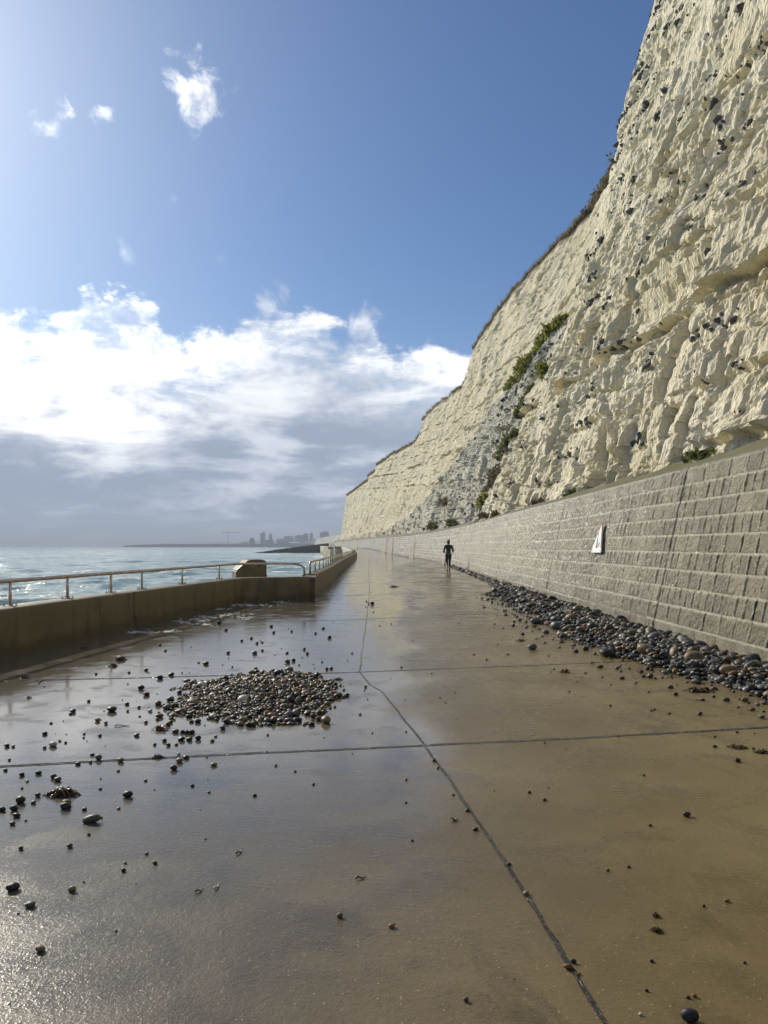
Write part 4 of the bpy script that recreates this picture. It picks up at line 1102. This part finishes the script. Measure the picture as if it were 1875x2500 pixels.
def build_runner():
    X, Y = 3.55, 45.6
    root = empty("person", (X, Y, 0), R(-2)); tag(root, "runner in a black top and black three-quarter leggings jogging away along the wall", "person")
    V = [(0, 0, .96), (0, .035, 1.12), (0, .075, 1.30), (0, .10, 1.41), (0, .115, 1.475), (0, .13, 1.53), (0, .14, 1.60), (0, .135, 1.675)]
    E_ = [(i, i + 1) for i in range(7)]; Rr = [(.125, .095), (.115, .085), (.140, .10), (.09, .075), .048, (.062, .075), (.076, .092), (.055, .065)]
    def chain(start, pts, rads):
        p = start
        for q, r in zip(pts, rads): V.append(q); Rr.append(r); E_.append((p, len(V) - 1)); p = len(V) - 1
        return p
    legL = [(-.088, 0, .89), (-.085, .015, .68), (-.078, .035, .49), (-.070, -.09, .36), (-.062, -.245, .205)]
    legR = [(.088, .01, .89), (.080, .11, .70), (.072, .19, .52), (.068, .17, .33), (.066, .13, .10)]
    lr = [.090, .078, .055, .056, .036]
    aL = chain(0, legL, lr); aR = chain(0, legR, lr)
    chain(aL, [(-.060, -.225, .10), (-.062, -.165, .035)], [.036, .030]); chain(aR, [(.066, .20, .045), (.066, .28, .035)], [.038, .030])
    armL = [(-.165, .085, 1.395), (-.225, -.02, 1.26), (-.265, -.10, 1.115), (-.235, .02, 1.06), (-.195, .13, 1.06)]
    armR = [(.165, .085, 1.395), (.220, .02, 1.25), (.262, -.03, 1.105), (.245, .09, 1.10), (.195, .20, 1.15)]
    ar = [.062, .048, .040, .036, .026]
    hL = chain(3, armL, ar); hR = chain(3, armR, ar)
    for h, sgn in ((hL, -1), (hR, 1)):
        w_ = Vector(V[h]); pm = chain(h, [tuple(w_ + Vector((-sgn * .012, .045, .005)))], [(.022, .034)]); c = Vector(V[pm])
        for k, (dz, l) in enumerate(((.027, .90), (.010, 1.0), (-.009, .95), (-.026, .78))):
            chain(pm, [tuple(c + Vector((-sgn * .004, .035, dz))), tuple(c + Vector((-sgn * .022 * l, .060 * l, dz))), tuple(c + Vector((-sgn * .045 * l, .050 * l, dz)))], [.0095, .0085, .0075])
        chain(pm, [tuple(c + Vector((-sgn * .018, .0, .034))), tuple(c + Vector((-sgn * .034, .028, .040)))], [.010, .008])
    chain(6, [(0, .235, 1.592)], [.013]); chain(6, [(-.083, .135, 1.598)], [.014]); chain(6, [(.083, .135, 1.598)], [.014])   # nose and ears
    skin("body", V, E_, Rr, M_SKIN, root)
    # jacket: trunk and sleeves
    JV = [(0, .0, .985), (0, .03, 1.10), (0, .072, 1.28), (0, .098, 1.405), (0, .112, 1.455)] + armL[:4] + [(-.205, .105, 1.06)] + armR[:4] + [(.205, .175, 1.135)]
    JE = [(0, 1), (1, 2), (2, 3), (3, 4), (3, 5), (5, 6), (6, 7), (7, 8), (8, 9), (3, 10), (10, 11), (11, 12), (12, 13), (13, 14)]
    skin("jacket", JV, JE, [(.150, .115), (.138, .105), (.168, .125), (.108, .092), .060, .074, .060, .052, .047, .037, .074, .060, .052, .047, .037], M_JACK, root, 1)
    n = 28; hv = [((.156 + e) * math.cos(2 * math.pi * k / n), .0 + (.122 + e) * math.sin(2 * math.pi * k / n), z + .006 * math.sin(3 * 2 * math.pi * k / n)) for z, e in ((.978, -.012), (.968, .0), (.922, .002), (.918, -.014)) for k in range(n)]
    hf = [(r * n + k, r * n + (k + 1) % n, (r + 1) * n + (k + 1) % n, (r + 1) * n + k) for r in range(3) for k in range(n)]
    me = bpy.data.meshes.new("shirt_hem"); me.from_pydata(hv, [], hf); me.update(); link("shirt_hem", me, M_GREEN, root)
    LV = [(0, 0, .95)] + legL[:4] + [(-.066, -.14, .31)] + legR[:4] + [(.068, .155, .27)]
    skin("leggings", LV, [(0, 1), (1, 2), (2, 3), (3, 4), (4, 5), (0, 6), (6, 7), (7, 8), (8, 9), (9, 10)], [(.140, .110), .100, .086, .063, .063, .054, .100, .086, .063, .063, .056], M_LEGG, root)
    hair = skin("hair", [(0, .115, 1.52), (0, .112, 1.60), (0, .120, 1.672), (0, .03, 1.655), (0, .0, 1.60)], [(0, 1), (1, 2), (2, 3), (3, 4)], [(.058, .062), (.083, .085), (.064, .074), (.040, .040), .024], M_HAIR, root, 1)
    for s_, pts, so in ((-1, [(-.062, -.262, .19), (-.060, -.235, .12), (-.062, -.165, .035), (-.062, -.135, .022)], (0, -1, .25)), (1, [(.066, .085, .05), (.066, .15, .055), (.066, .25, .04), (.066, .31, .035)], (0, 0, -1))):
        sh = skin("shoe", pts, [(0, 1), (1, 2), (2, 3)], [(.040, .042), (.044, .046), (.046, .036), (.036, .024)], M_SHOE, root, 1)
        d = Vector(so).normalized() * .030
        skin("sole", [tuple(Vector(p) + d) for p in pts], [(0, 1), (1, 2), (2, 3)], [(.036, .018), (.038, .018), (.042, .016), (.034, .012)], M_SOLE, sh, 1)
build_runner()

# ------------------------------------------------------------------ pebbles
PEB = {   # colour classes: linear tints (a, b, vein)
 'grey': [(.054, .053, .047), (.135, .132, .115), (.22, .21, .19)],
 'dark': [(.014, .014, .013), (.040, .039, .036), (.09, .085, .075)],
 'tan': [(.12, .082, .038), (.23, .165, .085), (.38, .30, .19)],
 'orange': [(.17, .072, .018), (.28, .13, .04), (.42, .27, .12)],
 'pale': [(.36, .33, .28), (.55, .52, .46), (.65, .62, .58)],
 'brown': [(.055, .034, .019), (.115, .074, .042), (.18, .13, .08)],
}
M_PEB = {k: mat_pebble(k + "_pebble", v) for k, v in PEB.items()}
M_MASS = mat_pebble_mass()
CLS = list(PEB)
def pick_class(pile):
    p = dict(pile=[.23, .25, .19, .05, .04, .24], bank=[.50, .18, .11, .04, .03, .14], lone=[.22, .42, .12, .06, .03, .15])[pile]
    return CLS[rng.choice(6, p=p)]
peb = []          # x, y, z, half sizes (a, b, c), yaw, tilt, class, zone, label
def add(x, y, z, a, b, c, cl, zone, label=None, tilt=.15, yaw=None):
    peb.append(dict(x=float(x), y=float(y), z=float(z), s=(a, b, c), cl=cl, zone=zone, label=label, yaw=rng.uniform(0, 6.283) if yaw is None else yaw, tx=rng.normal(0, tilt), ty=rng.normal(0, tilt)))
# the heap in the middle of the walk
HC, HA, HB, HROT, HH = np.array([-1.17, 7.80]), .66, 1.14, R(6), .13
def heap_h(x, y):
    dx, dy = x - HC[0], y - HC[1]; c, s_ = math.cos(HROT), math.sin(HROT); u = (dx * c + dy * s_) / HA; v = (-dx * s_ + dy * c) / HB
    r = np.hypot(u, v) * (1.04 + .26 * vnoise(x * 1.6, y * 1.6, 801) + .16 * vnoise(x * 5, y * 5, 802))
    return HH * np.clip(1 - r, -1, 1) ** 1.0 if np.isscalar(r) else HH * np.clip(1 - r, -1, 1)
def fill(n, sampler, hfun, size, zone, sep=.72, hs=1.0):
    cell, used = .12, {}
    tries = 0; k = 0
    while k < n and tries < n * 12:
        tries += 1; x, y = sampler(); h = float(hfun(np.float64(x), np.float64(y)))
        if h < -.02: continue
        a = size(x, y); key = (int(x // cell), int(y // cell)); ok = True
        for i in (-1, 0, 1):
            for j in (-1, 0, 1):
                for (qx, qy, qa) in used.get((key[0] + i, key[1] + j), ()):
                    if (qx - x) ** 2 + (qy - y) ** 2 < (sep * (a + qa)) ** 2: ok = False; break
        if not ok: continue
        used.setdefault(key, []).append((x, y, a)); k += 1
        b = a * rng.uniform(.62, .95); c = a * rng.uniform(.38, .68)
        add(x, y, max(h, 0) * hs + c * .55 * (1 if h > .012 else 1.35) + float(rise(y)), a, b, c, pick_class('pile' if zone == 'heap' else 'bank'), zone, tilt=.35 if h > .02 else .12)
fill(1750, lambda: (HC[0] + rng.normal(0, .5) * 1.0, HC[1] + rng.normal(0, .72)), heap_h, lambda x, y: float(np.clip(rng.lognormal(-3.88, .46), .009, .060)), 'heap', .66)
# the bank along the wall foot
BANK = [(6.0, .92), (7.0, 1.0), (8.0, 1.02), (10.0, 1.30), (13.2, 1.62), (16, 1.40), (20, 1.30), (23.8, 1.30), (25, .62), (28, .46), (32, .36), (38, .32), (48, .22), (54, .10)]
def bank_h(x, y):
    w_ = np.interp(y, [b[0] for b in BANK], [b[1] for b in BANK]) * (.94 + .22 * vnoise(y * .7, y * 0, 811) + .14 * vnoise(y * 2.6, x * 2, 812))
    d = wall_x(y) - x; u = d / w_
    return np.where(u > 1, -.05, (.045 + .10 * np.sin(np.clip(u, 0, 1) * math.pi) ** .8 * np.clip(w_ / 1.3, .15, 1)) * np.clip((1 - u) * 6, 0, 1))
def bsz(x, y):
    if rng.uniform() < .05 and y < 16: return float(rng.uniform(.075, .12))
    return float(np.clip(rng.lognormal(-3.35, .52), .012, .10)) * (1 + .012 * max(0, y - 12))
def bsamp(y0, y1):
    def f():
        y = rng.uniform(y0, y1); return wall_x(y) - .02 - rng.uniform(0, np.interp(y, [b[0] for b in BANK], [b[1] for b in BANK]) * 1.15), y
    return f
fill(2300, bsamp(5.5, 14), bank_h, bsz, 'bank', .62); fill(1900, bsamp(14, 25), bank_h, bsz, 'bank', .66); fill(900, bsamp(25, 54), bank_h, lambda x, y: bsz(x, y) * 1.1, 'bank', .66)
for q in range(330):
    a_ = rng.uniform(0, 6.283); rr_ = .95 + abs(rng.normal(0, .20)); x = HC[0] + math.cos(a_) * HA * rr_ * .95; y = HC[1] + math.sin(a_) * HB * rr_ * .95
    a = float(np.clip(rng.lognormal(-4.05, .5), .006, .034)); add(x, y, a * .5, a, a * rng.uniform(.65, .95), a * rng.uniform(.45, .7), pick_class('pile'), 'fringe')
for q in range(420):
    y = rng.uniform(6.5, 30); w_ = np.interp(y, [b[0] for b in BANK], [b[1] for b in BANK]); x = wall_x(y) - w_ * (.9 + abs(rng.normal(0, .22)))
    a = float(np.clip(rng.lognormal(-3.95, .55), .007, .05)); add(x, y, a * .5, a, a * rng.uniform(.65, .95), a * rng.uniform(.45, .7), pick_class('bank'), 'fringe')
# stones lying singly, as picture points: x, y (foot), width in photo pixels, colour class letter, own label
L_ = dict(d='dark', g='grey', t='tan', o='orange', p='pale', b='brown')
LONE = """177,1740,14b 271,1738,26d 237,1762,14t 258,1768,10t 343,1684,18d 356,1699,16d 356,1638,12d 390,1658,15d 417,1650,14d 309,1721,12d 311,1738,8b 339,1729,9d 412,1712,14d 428,1727,18d 437,1694,14d 399,1724,9d
502,1623,14d 621,1597,13g 557,1596,10d 702,1619,15g 716,1615,11d 551,1540,9d 534,1523,12d 662,1531,9d 789,1536,8d 700,1596,9d 750,1598,9d 743,1587,8d 804,1559,11d 640,1570,7d 403,1590,8d 390,1576,7d 859,1596,6d
415,1766,14d 384,1759,9b 356,1766,10d 430,1789,14t 445,1790,14d 455,1792,14d 467,1792,16d 442,1809,17d 461,1809,16d 483,1807,16d 401,1811,14d 410,1822,12d 430,1820,9b 377,1820,10d 518,1811,11t 526,1800,8b
127,1823,20p 108,1828,10b 16,1824,14d 31,1825,9d 145,1811,8d 159,1815,8d 205,1793,7b 243,1798,9b 224,1845,12b 239,1856,18g 436,1843,10p 653,1796,7b
819,1674,12d 822,1703,14b 843,1703,9d 839,1686,8b 808,1634,10g 798,1636,9d 781,1669,12d 879,1746,8b 890,1686,5p 640,1590,8d 590,1566,7d 613,1560,9d 627,1572,8d 668,1546,8d 712,1543,7d 770,1548,7d
52,1895,13d 12,1883,12d 22,1857,8d 189,1868,13d 220,1863,9d 293,1861,18t 438,1862,18g 423,1881,18d 521,1871,16t 129,1901,17d 139,1908,17b 288,1884,8b 244,1928,9b 91,1946,15b 53,1926,8b
309,1948,25d 160,1968,22t 156,1976,27d 205,1979,12b 289,1976,9o 220,2010,42g 247,1998,7b 48,1962,24d 31,1981,20d 38,1996,18d 3,1982,18d 29,2015,14d 80,1963,12b 62,2005,7b 216,2040,9b 50,2075,13b 169,2070,15b
377,2111,12b 300,2129,13d 28,2176,32d 71,2216,24g 174,2178,20t 95,2326,25t 830,2241,17t 765,1917,8b 673,1871,8t 720,1885,8t 355,1908,9b 44,2232,6d 204,2155,6d
957,2266,18o 1690,2499,46d 1776,2203,14t 1388,2368,22o 1400,2352,16d 1414,2381,10o 1285,2185,15t 1243,2113,12d 1679,1995,20d 1293,1937,10d 1588,2018,10d 1536,2119,10d 1484,2127,10t 1573,1895,7b 1564,2480,10p
1680,2438,12d 1697,2436,12o 1138,2446,15b 1719,2215,9d 1592,2350,11d 1579,2421,11d 1819,2353,9d 1161,2028,14d 1141,1982,12b 1060,1860,9d 1070,1877,8d 991,1788,6t 991,1961,7t 1006,2054,8d
1301,1587,21g 1235,1503,10d 1262,1508,8d 1256,1520,7d 1254,1530,9d 1276,1551,10d 1157,1600,6d 1188,1612,7t 1651,1698,13d 1710,1746,13d 1560,1640,9d 1572,1654,9d 1583,1636,12d 1592,1638,10d 1600,1658,8d 1554,1668,7d 1599,1734,7d 1591,1737,7d 1634,1744,8b
909,1476,11d 895,1469,5d 900,1475,5d 955,1524,4d 927,1529,4d 1054,1645,5t 980,1630,6d 1208,1525,5d 1590,1520,9d 1840,1830,9b 1800,1790,8d 1430,1645,7d 1470,1655,7b 1240,1600,6d 1390,1690,6t 1745,1800,7d 1510,1800,5d 1330,1815,6d"""
LAB = {(271, 1738): "large black pebble alone left of the central shingle heap", (127, 1823): "whitish pebble lying alone near the left edge of the walk", (220, 2010): "long grey-green cobble, largest of the stones lying singly on the left",
       (309, 1948): "dark round pebble alone to the right of the brown seaweed heap", (28, 2176): "large black stone at the left edge in the sun glitter", (71, 2216): "grey stone just below the large black stone in the sun glitter",
       (174, 2178): "rusty tan pebble beside the sun glitter on the left", (95, 2326): "tan and white pebble lowest of all in the sun glitter", (957, 2266): "orange-brown pebble alone in the middle of the near slab", (830, 2241): "tan pebble casting a short shadow left of the orange-brown one",
       (1690, 2499): "big dark cobble cut off by the bottom edge of the photo", (1388, 2368): "orange and white pebble lying against the long slab joint", (1400, 2352): "black pebble in the slab joint above the orange and white pebble", (1679, 1995): "flat dark pebble alone on the right slab",
       (1301, 1587): "pale-topped grey cobble lying clear of the bank on the right", (1776, 2203): "small tan pebble with a long shadow near the right edge", (1285, 2185): "tan pebble sitting on the long slab joint", (1161, 2028): "dark pebble beside the glittering part of the slab joint",
       (1138, 2446): "brown pebble near the bottom edge between two slabs' joint and the left", (156, 1976): "black pebble touching the foot of the brown seaweed heap", (621, 1597): "grey pebble standing on end behind the central heap", (1564, 2480): "pale little pebble left of the big cut-off cobble",
       (1697, 2436): "small orange pebble above the big cut-off cobble", (909, 1476): "dark pebble cluster stone far out in the middle of the walk", (702, 1619): "grey round pebble topping the back rim of the central heap", (293, 1861): "tan flat pebble on the cross joint at the left", (438, 1862): "grey pebble on the cross joint below the row of dark pebbles"}
for tok in LONE.split():
    q = tok.split(','); px, py, wd, cl = int(q[0]), int(q[1]), int(q[2][:-1]), L_[q[2][-1]]
    gx, gy = ground(px, py); gy = min(gy, 60); a = wd / FPX * gy * .5 * 1.04
    c = a * rng.uniform(.55, .75); b = a * rng.uniform(.72, .95)
    lab = LAB.get((px, py)); yaw = rng.normal(0, .35)
    if (px, py) == (220, 2010): a, b, c, yaw = a * 1.05, a * .58, a * .50, .25
    if (px, py) == (1301, 1587): c = a * .8
    add(gx, gy + b * .6, c * .86 + float(rise(gy)), a, b, c, cl, 'lone', lab, .08, yaw)
# grit over the walk, and a loose scatter round the heaps
n0 = 0
while n0 < 420:
    x = rng.uniform(-4.3, 4.2); y = rng.uniform(1.9, 20)
    d = .10 + .9 * math.exp(-((x + 1.6) / 1.4) ** 2 - ((y - 7.6) / 3.0) ** 2) + .5 * math.exp(-((x - 2.6) / .8) ** 2) * (y > 5)
    if rng.uniform() > d or x < left_x(y) + .1: continue
    a = float(np.clip(rng.lognormal(-4.75, .45), .003, .022)) * (1 if y > 4 else .7); n0 += 1
    add(x, y, a * .45, a, a * .8, a * .6, pick_class('lone'), 'grit')

def place_pebbles():
    # eight rounded prototypes
    V, F = ICO3; protos = []
    for k in range(8):
        r_ = np.random.default_rng(40 + k); kk = r_.normal(0, 1.0, (3, 3)); ph = r_.uniform(0, 6.3, 3)
        d = 1 + .09 * np.sin(V @ kk.T + ph).sum(1) + .035 * np.sin(V @ (kk.T * 2.3) + ph * 2).sum(1)
        Pv = V * d[:, None]; Pv /= np.abs(Pv).max(0); Pv[:, 2] = np.sign(Pv[:, 2]) * np.abs(Pv[:, 2]) ** .92
        protos.append({c: None for c in CLS}); protos[-1]['P'] = Pv
    depth = np.array([p['s'][0] / p['y'] for p in peb])
    for i, p in enumerate(peb):
        if p['zone'] == 'lone': depth[i] += 1.0
        if p['zone'] == 'heap': depth[i] *= 1.35
        if p['zone'] == 'fringe': depth[i] *= .2
    order = np.argsort(-depth); single = order[:300]; rest = order[300:]
    shade = dict(dark="black", grey="grey", tan="tan", orange="orange", pale="whitish", brown="brown")
    for i in single:
        p = peb[i]; pr = protos[i % 8]; cl = p['cl']
        if pr[cl] is None:
            me = raw_mesh("pebble", pr['P'], F, True); me.materials.append(M_PEB[cl]); pr[cl] = me
        o = bpy.data.objects.new("pebble", pr[cl]); COL.objects.link(o)
        o.location = (p['x'], p['y'], p['z']); o.scale = p['s']; o.rotation_euler = (p['tx'], p['ty'], p['yaw'])
        w_ = shade[cl]
        if p['label']: tag(o, p['label'], "pebble", "stones lying singly on the walk"); continue
        if p['zone'] == 'heap': g = f"{w_} pebbles in the central heap"; l = f"rounded wet {w_} pebble in the shingle heap in mid-walk"
        elif p['zone'] == 'bank':
            if p['y'] < 11: g = f"{w_} cobbles in the near end of the bank"; l = f"smooth {w_} cobble in the near end of the wall-foot shingle bank"
            else: g = f"{w_} cobbles in the far bank"; l = f"smooth {w_} cobble in the far part of the wall-foot shingle bank"
        else:
            side = "seaward of the long joint" if p['x'] < .0 else "landward of the long joint"
            dist = "this side of the cross joint" if p['y'] < 5.6 else "past the cross joint"
            g = f"{w_} pebbles scattered singly {side}, {dist}"; l = f"loose {w_} pebble {side}, {dist}"
        tag(o, l, "pebble", g)
    # all the smaller ones: one object
    Vs, Fs, Cs, off = [], [], [], 0
    for lo, hi, base in ((.0035, 9, ICO3), (.0016, .0035, ICO2), (0, .0016, ICO1)):
        idx = [i for i in rest if lo <= peb[i]['s'][0] / peb[i]['y'] < hi]
        if not idx: continue
        n = len(idx); Bv, Bf = base
        N = np.repeat(Bv[None], n, 0); ph = rng.uniform(0, 6.3, (n, 3)); k = rng.normal(0, 1.0, (n, 3, 3))
        d = 1 + .28 * np.sin(np.einsum('nij,nvj->nvi', k, N) + ph[:, None, :]).mean(-1, keepdims=True)
        sc = np.array([peb[i]['s'] for i in idx]); Pv = N * d * sc[:, None, :]
        yaw = np.array([peb[i]['yaw'] for i in idx]); tx = np.array([peb[i]['tx'] for i in idx])
        cx, sx = np.cos(tx)[:, None], np.sin(tx)[:, None]; y1 = Pv[..., 1] * cx - Pv[..., 2] * sx; z1 = Pv[..., 1] * sx + Pv[..., 2] * cx
        c, s_ = np.cos(yaw)[:, None], np.sin(yaw)[:, None]; x2 = Pv[..., 0] * c - y1 * s_; y2 = Pv[..., 0] * s_ + y1 * c
        C = np.array([(peb[i]['x'], peb[i]['y'], peb[i]['z']) for i in idx]); Q = np.stack([x2, y2, z1], -1) + C[:, None, :]
        col = np.array([np.array(PEB[peb[i]['cl']][0]) * (1 - t_) + np.array(PEB[peb[i]['cl']][1]) * t_ for i, t_ in zip(idx, rng.uniform(.15, 1.1, n))])
        Vs.append(Q.reshape(-1, 3)); Fs.append((Bf[None] + (np.arange(n) * len(Bv))[:, None, None]).reshape(-1, 3) + off); off += n * len(Bv)
        Cs.append(np.repeat(col, len(Bv), 0))
    # dark mound surfaces under heap and bank, closing the gaps between pebbles
    def bed(x0, x1, y0, y1, hf, nx, ny, sink):
        nonlocal off
        gx, gy = np.meshgrid(np.linspace(x0, x1, nx), np.linspace(y0, y1, ny), indexing='ij')
        gx = gx + (wall_x(gy) if x1 <= 0.2 else 0); h = hf(gx, gy) - sink + .012 * vnoise(gx * 18, gy * 18, 821)
        P = np.stack([gx, gy, np.maximum(h, -.03) + rise(gy)], -1).reshape(-1, 3); f4 = grid_faces(nx, ny, False)
        f = np.concatenate([f4[:, [0, 1, 2]], f4[:, [0, 2, 3]]]); Vs.append(P); Fs.append(f + off); off += len(P); Cs.append(np.repeat([[.022, .019, .015]], len(P), 0) * rng.uniform(.6, 2.2, (len(P), 1)))
    bed(HC[0] - 1.4, HC[0] + 1.4, HC[1] - 1.9, HC[1] + 1.9, heap_h, 70, 90, .012)
    bed(-2.4, .05, 5.2, 56, bank_h, 60, 500, .012)
    o = link("pebbles", raw_mesh("pebbles", np.concatenate(Vs), np.concatenate(Fs), True, None, dict(tint=np.concatenate(Cs))), M_MASS)
    tag(o, "wet grey and brown shingle heaped in mid-walk and banked along the wall", "shingle", None, "stuff")
place_pebbles()

# ------------------------------------------------------------------ seaweed, twigs, foam
def weed(label, px, py, wpx, n, mat, hgt=.5, name="seaweed_clump"):
    x, y = ground(px, py); w_ = wpx / FPX * y; root = (x, y, 0); V, F, k = [], [], 0
    # fronds all spring from one holdfast, so the clump is a single connected tangle
    bm = bmesh.new()
    for q in range(n):
        a = rng.uniform(0, 6.283); L = w_ * rng.uniform(.25, .62); m = 9; t_ = np.linspace(0, 1, m); wob = rng.normal(0, .5)
        hh = hgt * w_ * rng.uniform(.05, .55); ph = rng.uniform(0, 6)
        pts = [Vector((math.cos(a + wob * t) * L * t, math.sin(a + wob * t) * L * t * .7, .004 + hh * math.sin(min(1, t * 1.25) * math.pi) * (1 if t < .8 else .6) + .004 * math.sin(t * 17 + ph))) for t in t_]
        wid = w_ * rng.uniform(.018, .05); prev = None
        for t, p in zip(t_, pts):
            s_ = Vector((-math.sin(a + wob * t + .8 * math.sin(t * 6 + ph)), math.cos(a + wob * t + .8 * math.sin(t * 6 + ph)), .5 * math.sin(t * 9 + ph))) * wid * (.5 + math.sin(t * 3) ** 2)
            v = [bm.verts.new(p - s_), bm.verts.new(p + Vector((0, 0, wid * .45))), bm.verts.new(p + s_), bm.verts.new(p - Vector((0, 0, min(wid * .3, p.z * .8))))]
            if prev:
                for i in range(4): bm.faces.new((prev[i], prev[(i + 1) % 4], v[(i + 1) % 4], v[i]))
            prev = v
    r = bmesh.ops.create_icosphere(bm, subdivisions=2, radius=1.0)
    for v in r['verts']: v.co = Vector((v.co.x * w_ * .16, v.co.y * w_ * .12, v.co.z * w_ * .07 * (1 + hgt) + w_ * .05))
    bmesh.ops.recalc_face_normals(bm, faces=bm.faces)
    o = bm_obj(name, bm, mat, None, True); o.location = (x, y, 0)
    return tag(o, label, "seaweed")
weed("brown seaweed heap, biggest clump, among the stones at the left", 152, 1940, 82, 70, M_WEED, .32)
weed("dark tangle of weed and stones just below the central heap", 391, 1782, 40, 40, M_WEED, .4)
weed("reddish frond of weed lying on the cross joint at the left", 383, 1850, 36, 24, M_WEED, .3)
weed("small weed clump with bright wet edges behind the dark pebbles at far left", 292, 1612, 36, 26, M_WEED, .5)
weed("second weed clump just in front of the bright-edged one", 278, 1627, 30, 20, M_WEED, .4)
weed("brown weed scrap left of the puddle's bright reflection", 60, 1655, 26, 18, M_WEED, .4)
weed("rust-coloured weed scrap alone near the left edge", 70, 1705, 16, 14, M_WEED, .5)
weed("brown weed strand right of the central heap", 824, 1660, 26, 18, M_WEED, .4)
weed("olive weed sprig alone on the right slab near the cross joint", 1378, 1642, 30, 24, M_WEEDG, .5)
weed("olive weed sprig beside the pale-topped cobble", 1273, 1565, 24, 18, M_WEEDG, .4)
weed("dark weed mat at the edge of the bank, right", 1705, 1688, 66, 40, M_WEED, .25)
weed("dark weed string above the right end of the cross joint", 1800, 1826, 50, 26, M_WEED, .2)
weed("dark weed knot at the right edge of the photo", 1862, 1838, 40, 26, M_WEED, .35)
weed("small weed scrap left of the glittering joint", 1107, 2004, 26, 14, M_WEED, .3)
weed("curled weed scrap in the right foreground", 1601, 2237, 34, 16, M_WEED, .25)
weed("second curled weed scrap below it in the right foreground", 1603, 2274, 36, 18, M_WEED, .3)
weed("weed litter far out on the middle of the walk", 960, 1433, 26, 16, M_WEED, .3)
weed("weed scrap on the puddle in front of the parapet joint", 205, 1582, 24, 14, M_WEED, .3)
weed("dark weed against the bank where it narrows", 1320, 1500, 40, 26, M_WEED, .3)
def twig(label, px, py, L, a, mat):
    x, y = ground(px, py); l = L / FPX * y
    pts = [(l * (t - .5), .004 * math.sin(t * 9) + .08 * l * math.sin(t * 4), .006 + .003 * math.sin(t * 7)) for t in np.linspace(0, 1, 8)]
    o = tube("twig", pts, np.linspace(.0045, .002, 8), mat, None, 7); o.location = (x, y, 0); o.rotation_euler = (0, 0, a)
    tag(o, label, "twig")
twig("thin dark twig lying left of the central heap", 298, 1773, 36, .15, M_WEED); twig("short bent stick with a wet gleam on the near left slab", 585, 2083, 26, 1.1, M_WEED)
twig("small forked stick gleaming in the near left slab", 530, 2168, 26, 1.4, M_PEB['pale']); twig("tiny twig left of the gleaming forked stick", 487, 2177, 22, .8, M_PEB['tan']); twig("dark stick beside the bank on the right", 1710, 1711, 24, .1, M_WEED); twig("thin twig near the middle of the near slab", 882, 2146, 26, .3, M_WEED)

def build_foam():
    bm = bmesh.new(); r_ = np.random.default_rng(5)
    spots = [(x, y, w_) for x, y, w_ in ((520, 1506, 60), (560, 1500, 46), (490, 1514, 44), (600, 1508, 26), (450, 1520, 24), (640, 1478, 44), (585, 1476, 40), (545, 1486, 26), (690, 1472, 30), (760, 1462, 24), (420, 1541, 40), (350, 1543, 46), (500, 1524, 30))]
    for px, py, wp in spots:
        for q in range(int(wp * .55)):
            x, y = ground(px + r_.normal(0, wp * .42), py + r_.normal(0, 1.9)); s = r_.lognormal(-4.75, .55); e = r_.uniform(1.0, 6.0); n = 9; ph = r_.uniform(0, 6.28)
            o_ = [(x + s * e * math.cos(2 * math.pi * k / n) * (1 + .35 * math.sin(3 * k + ph)), y + s * math.sin(2 * math.pi * k / n) * (1 + .4 * math.sin(2 * k + ph))) for k in range(n)]
            ring = [bm.verts.new((a, b, .0045)) for a, b in o_]; c = bm.verts.new((x, y, .010))
            for k in range(n): bm.faces.new((ring[k], ring[(k + 1) % n], c))
    o = bm_obj("foam", bm, M_FOAM, None, True); tag(o, "white foam lines floating on the puddle by the parapet", "foam", None, "stuff")
build_foam()

# ------------------------------------------------------------------ sea air
def build_haze():
    m = bpy.data.materials.new("sea_air"); m.use_nodes = True; t = NT(m.node_tree); m.node_tree.nodes.clear()
    v = t.node('ShaderNodeVolumePrincipled'); v.inputs['Color'].default_value = (.72, .81, .93, 1); v.inputs['Density'].default_value = .00032; v.inputs['Anisotropy'].default_value = 0.0
    o_ = t.node('ShaderNodeOutputMaterial'); t.t.links.new(v.outputs[0], o_.inputs['Volume'])
    bm = bmesh.new(); bm_box(bm, (-1700, 4500, 42), (15600, 9500, 106)); o = bm_obj("haze", bm, m); tag(o, None, None, None, "stuff")
build_haze()
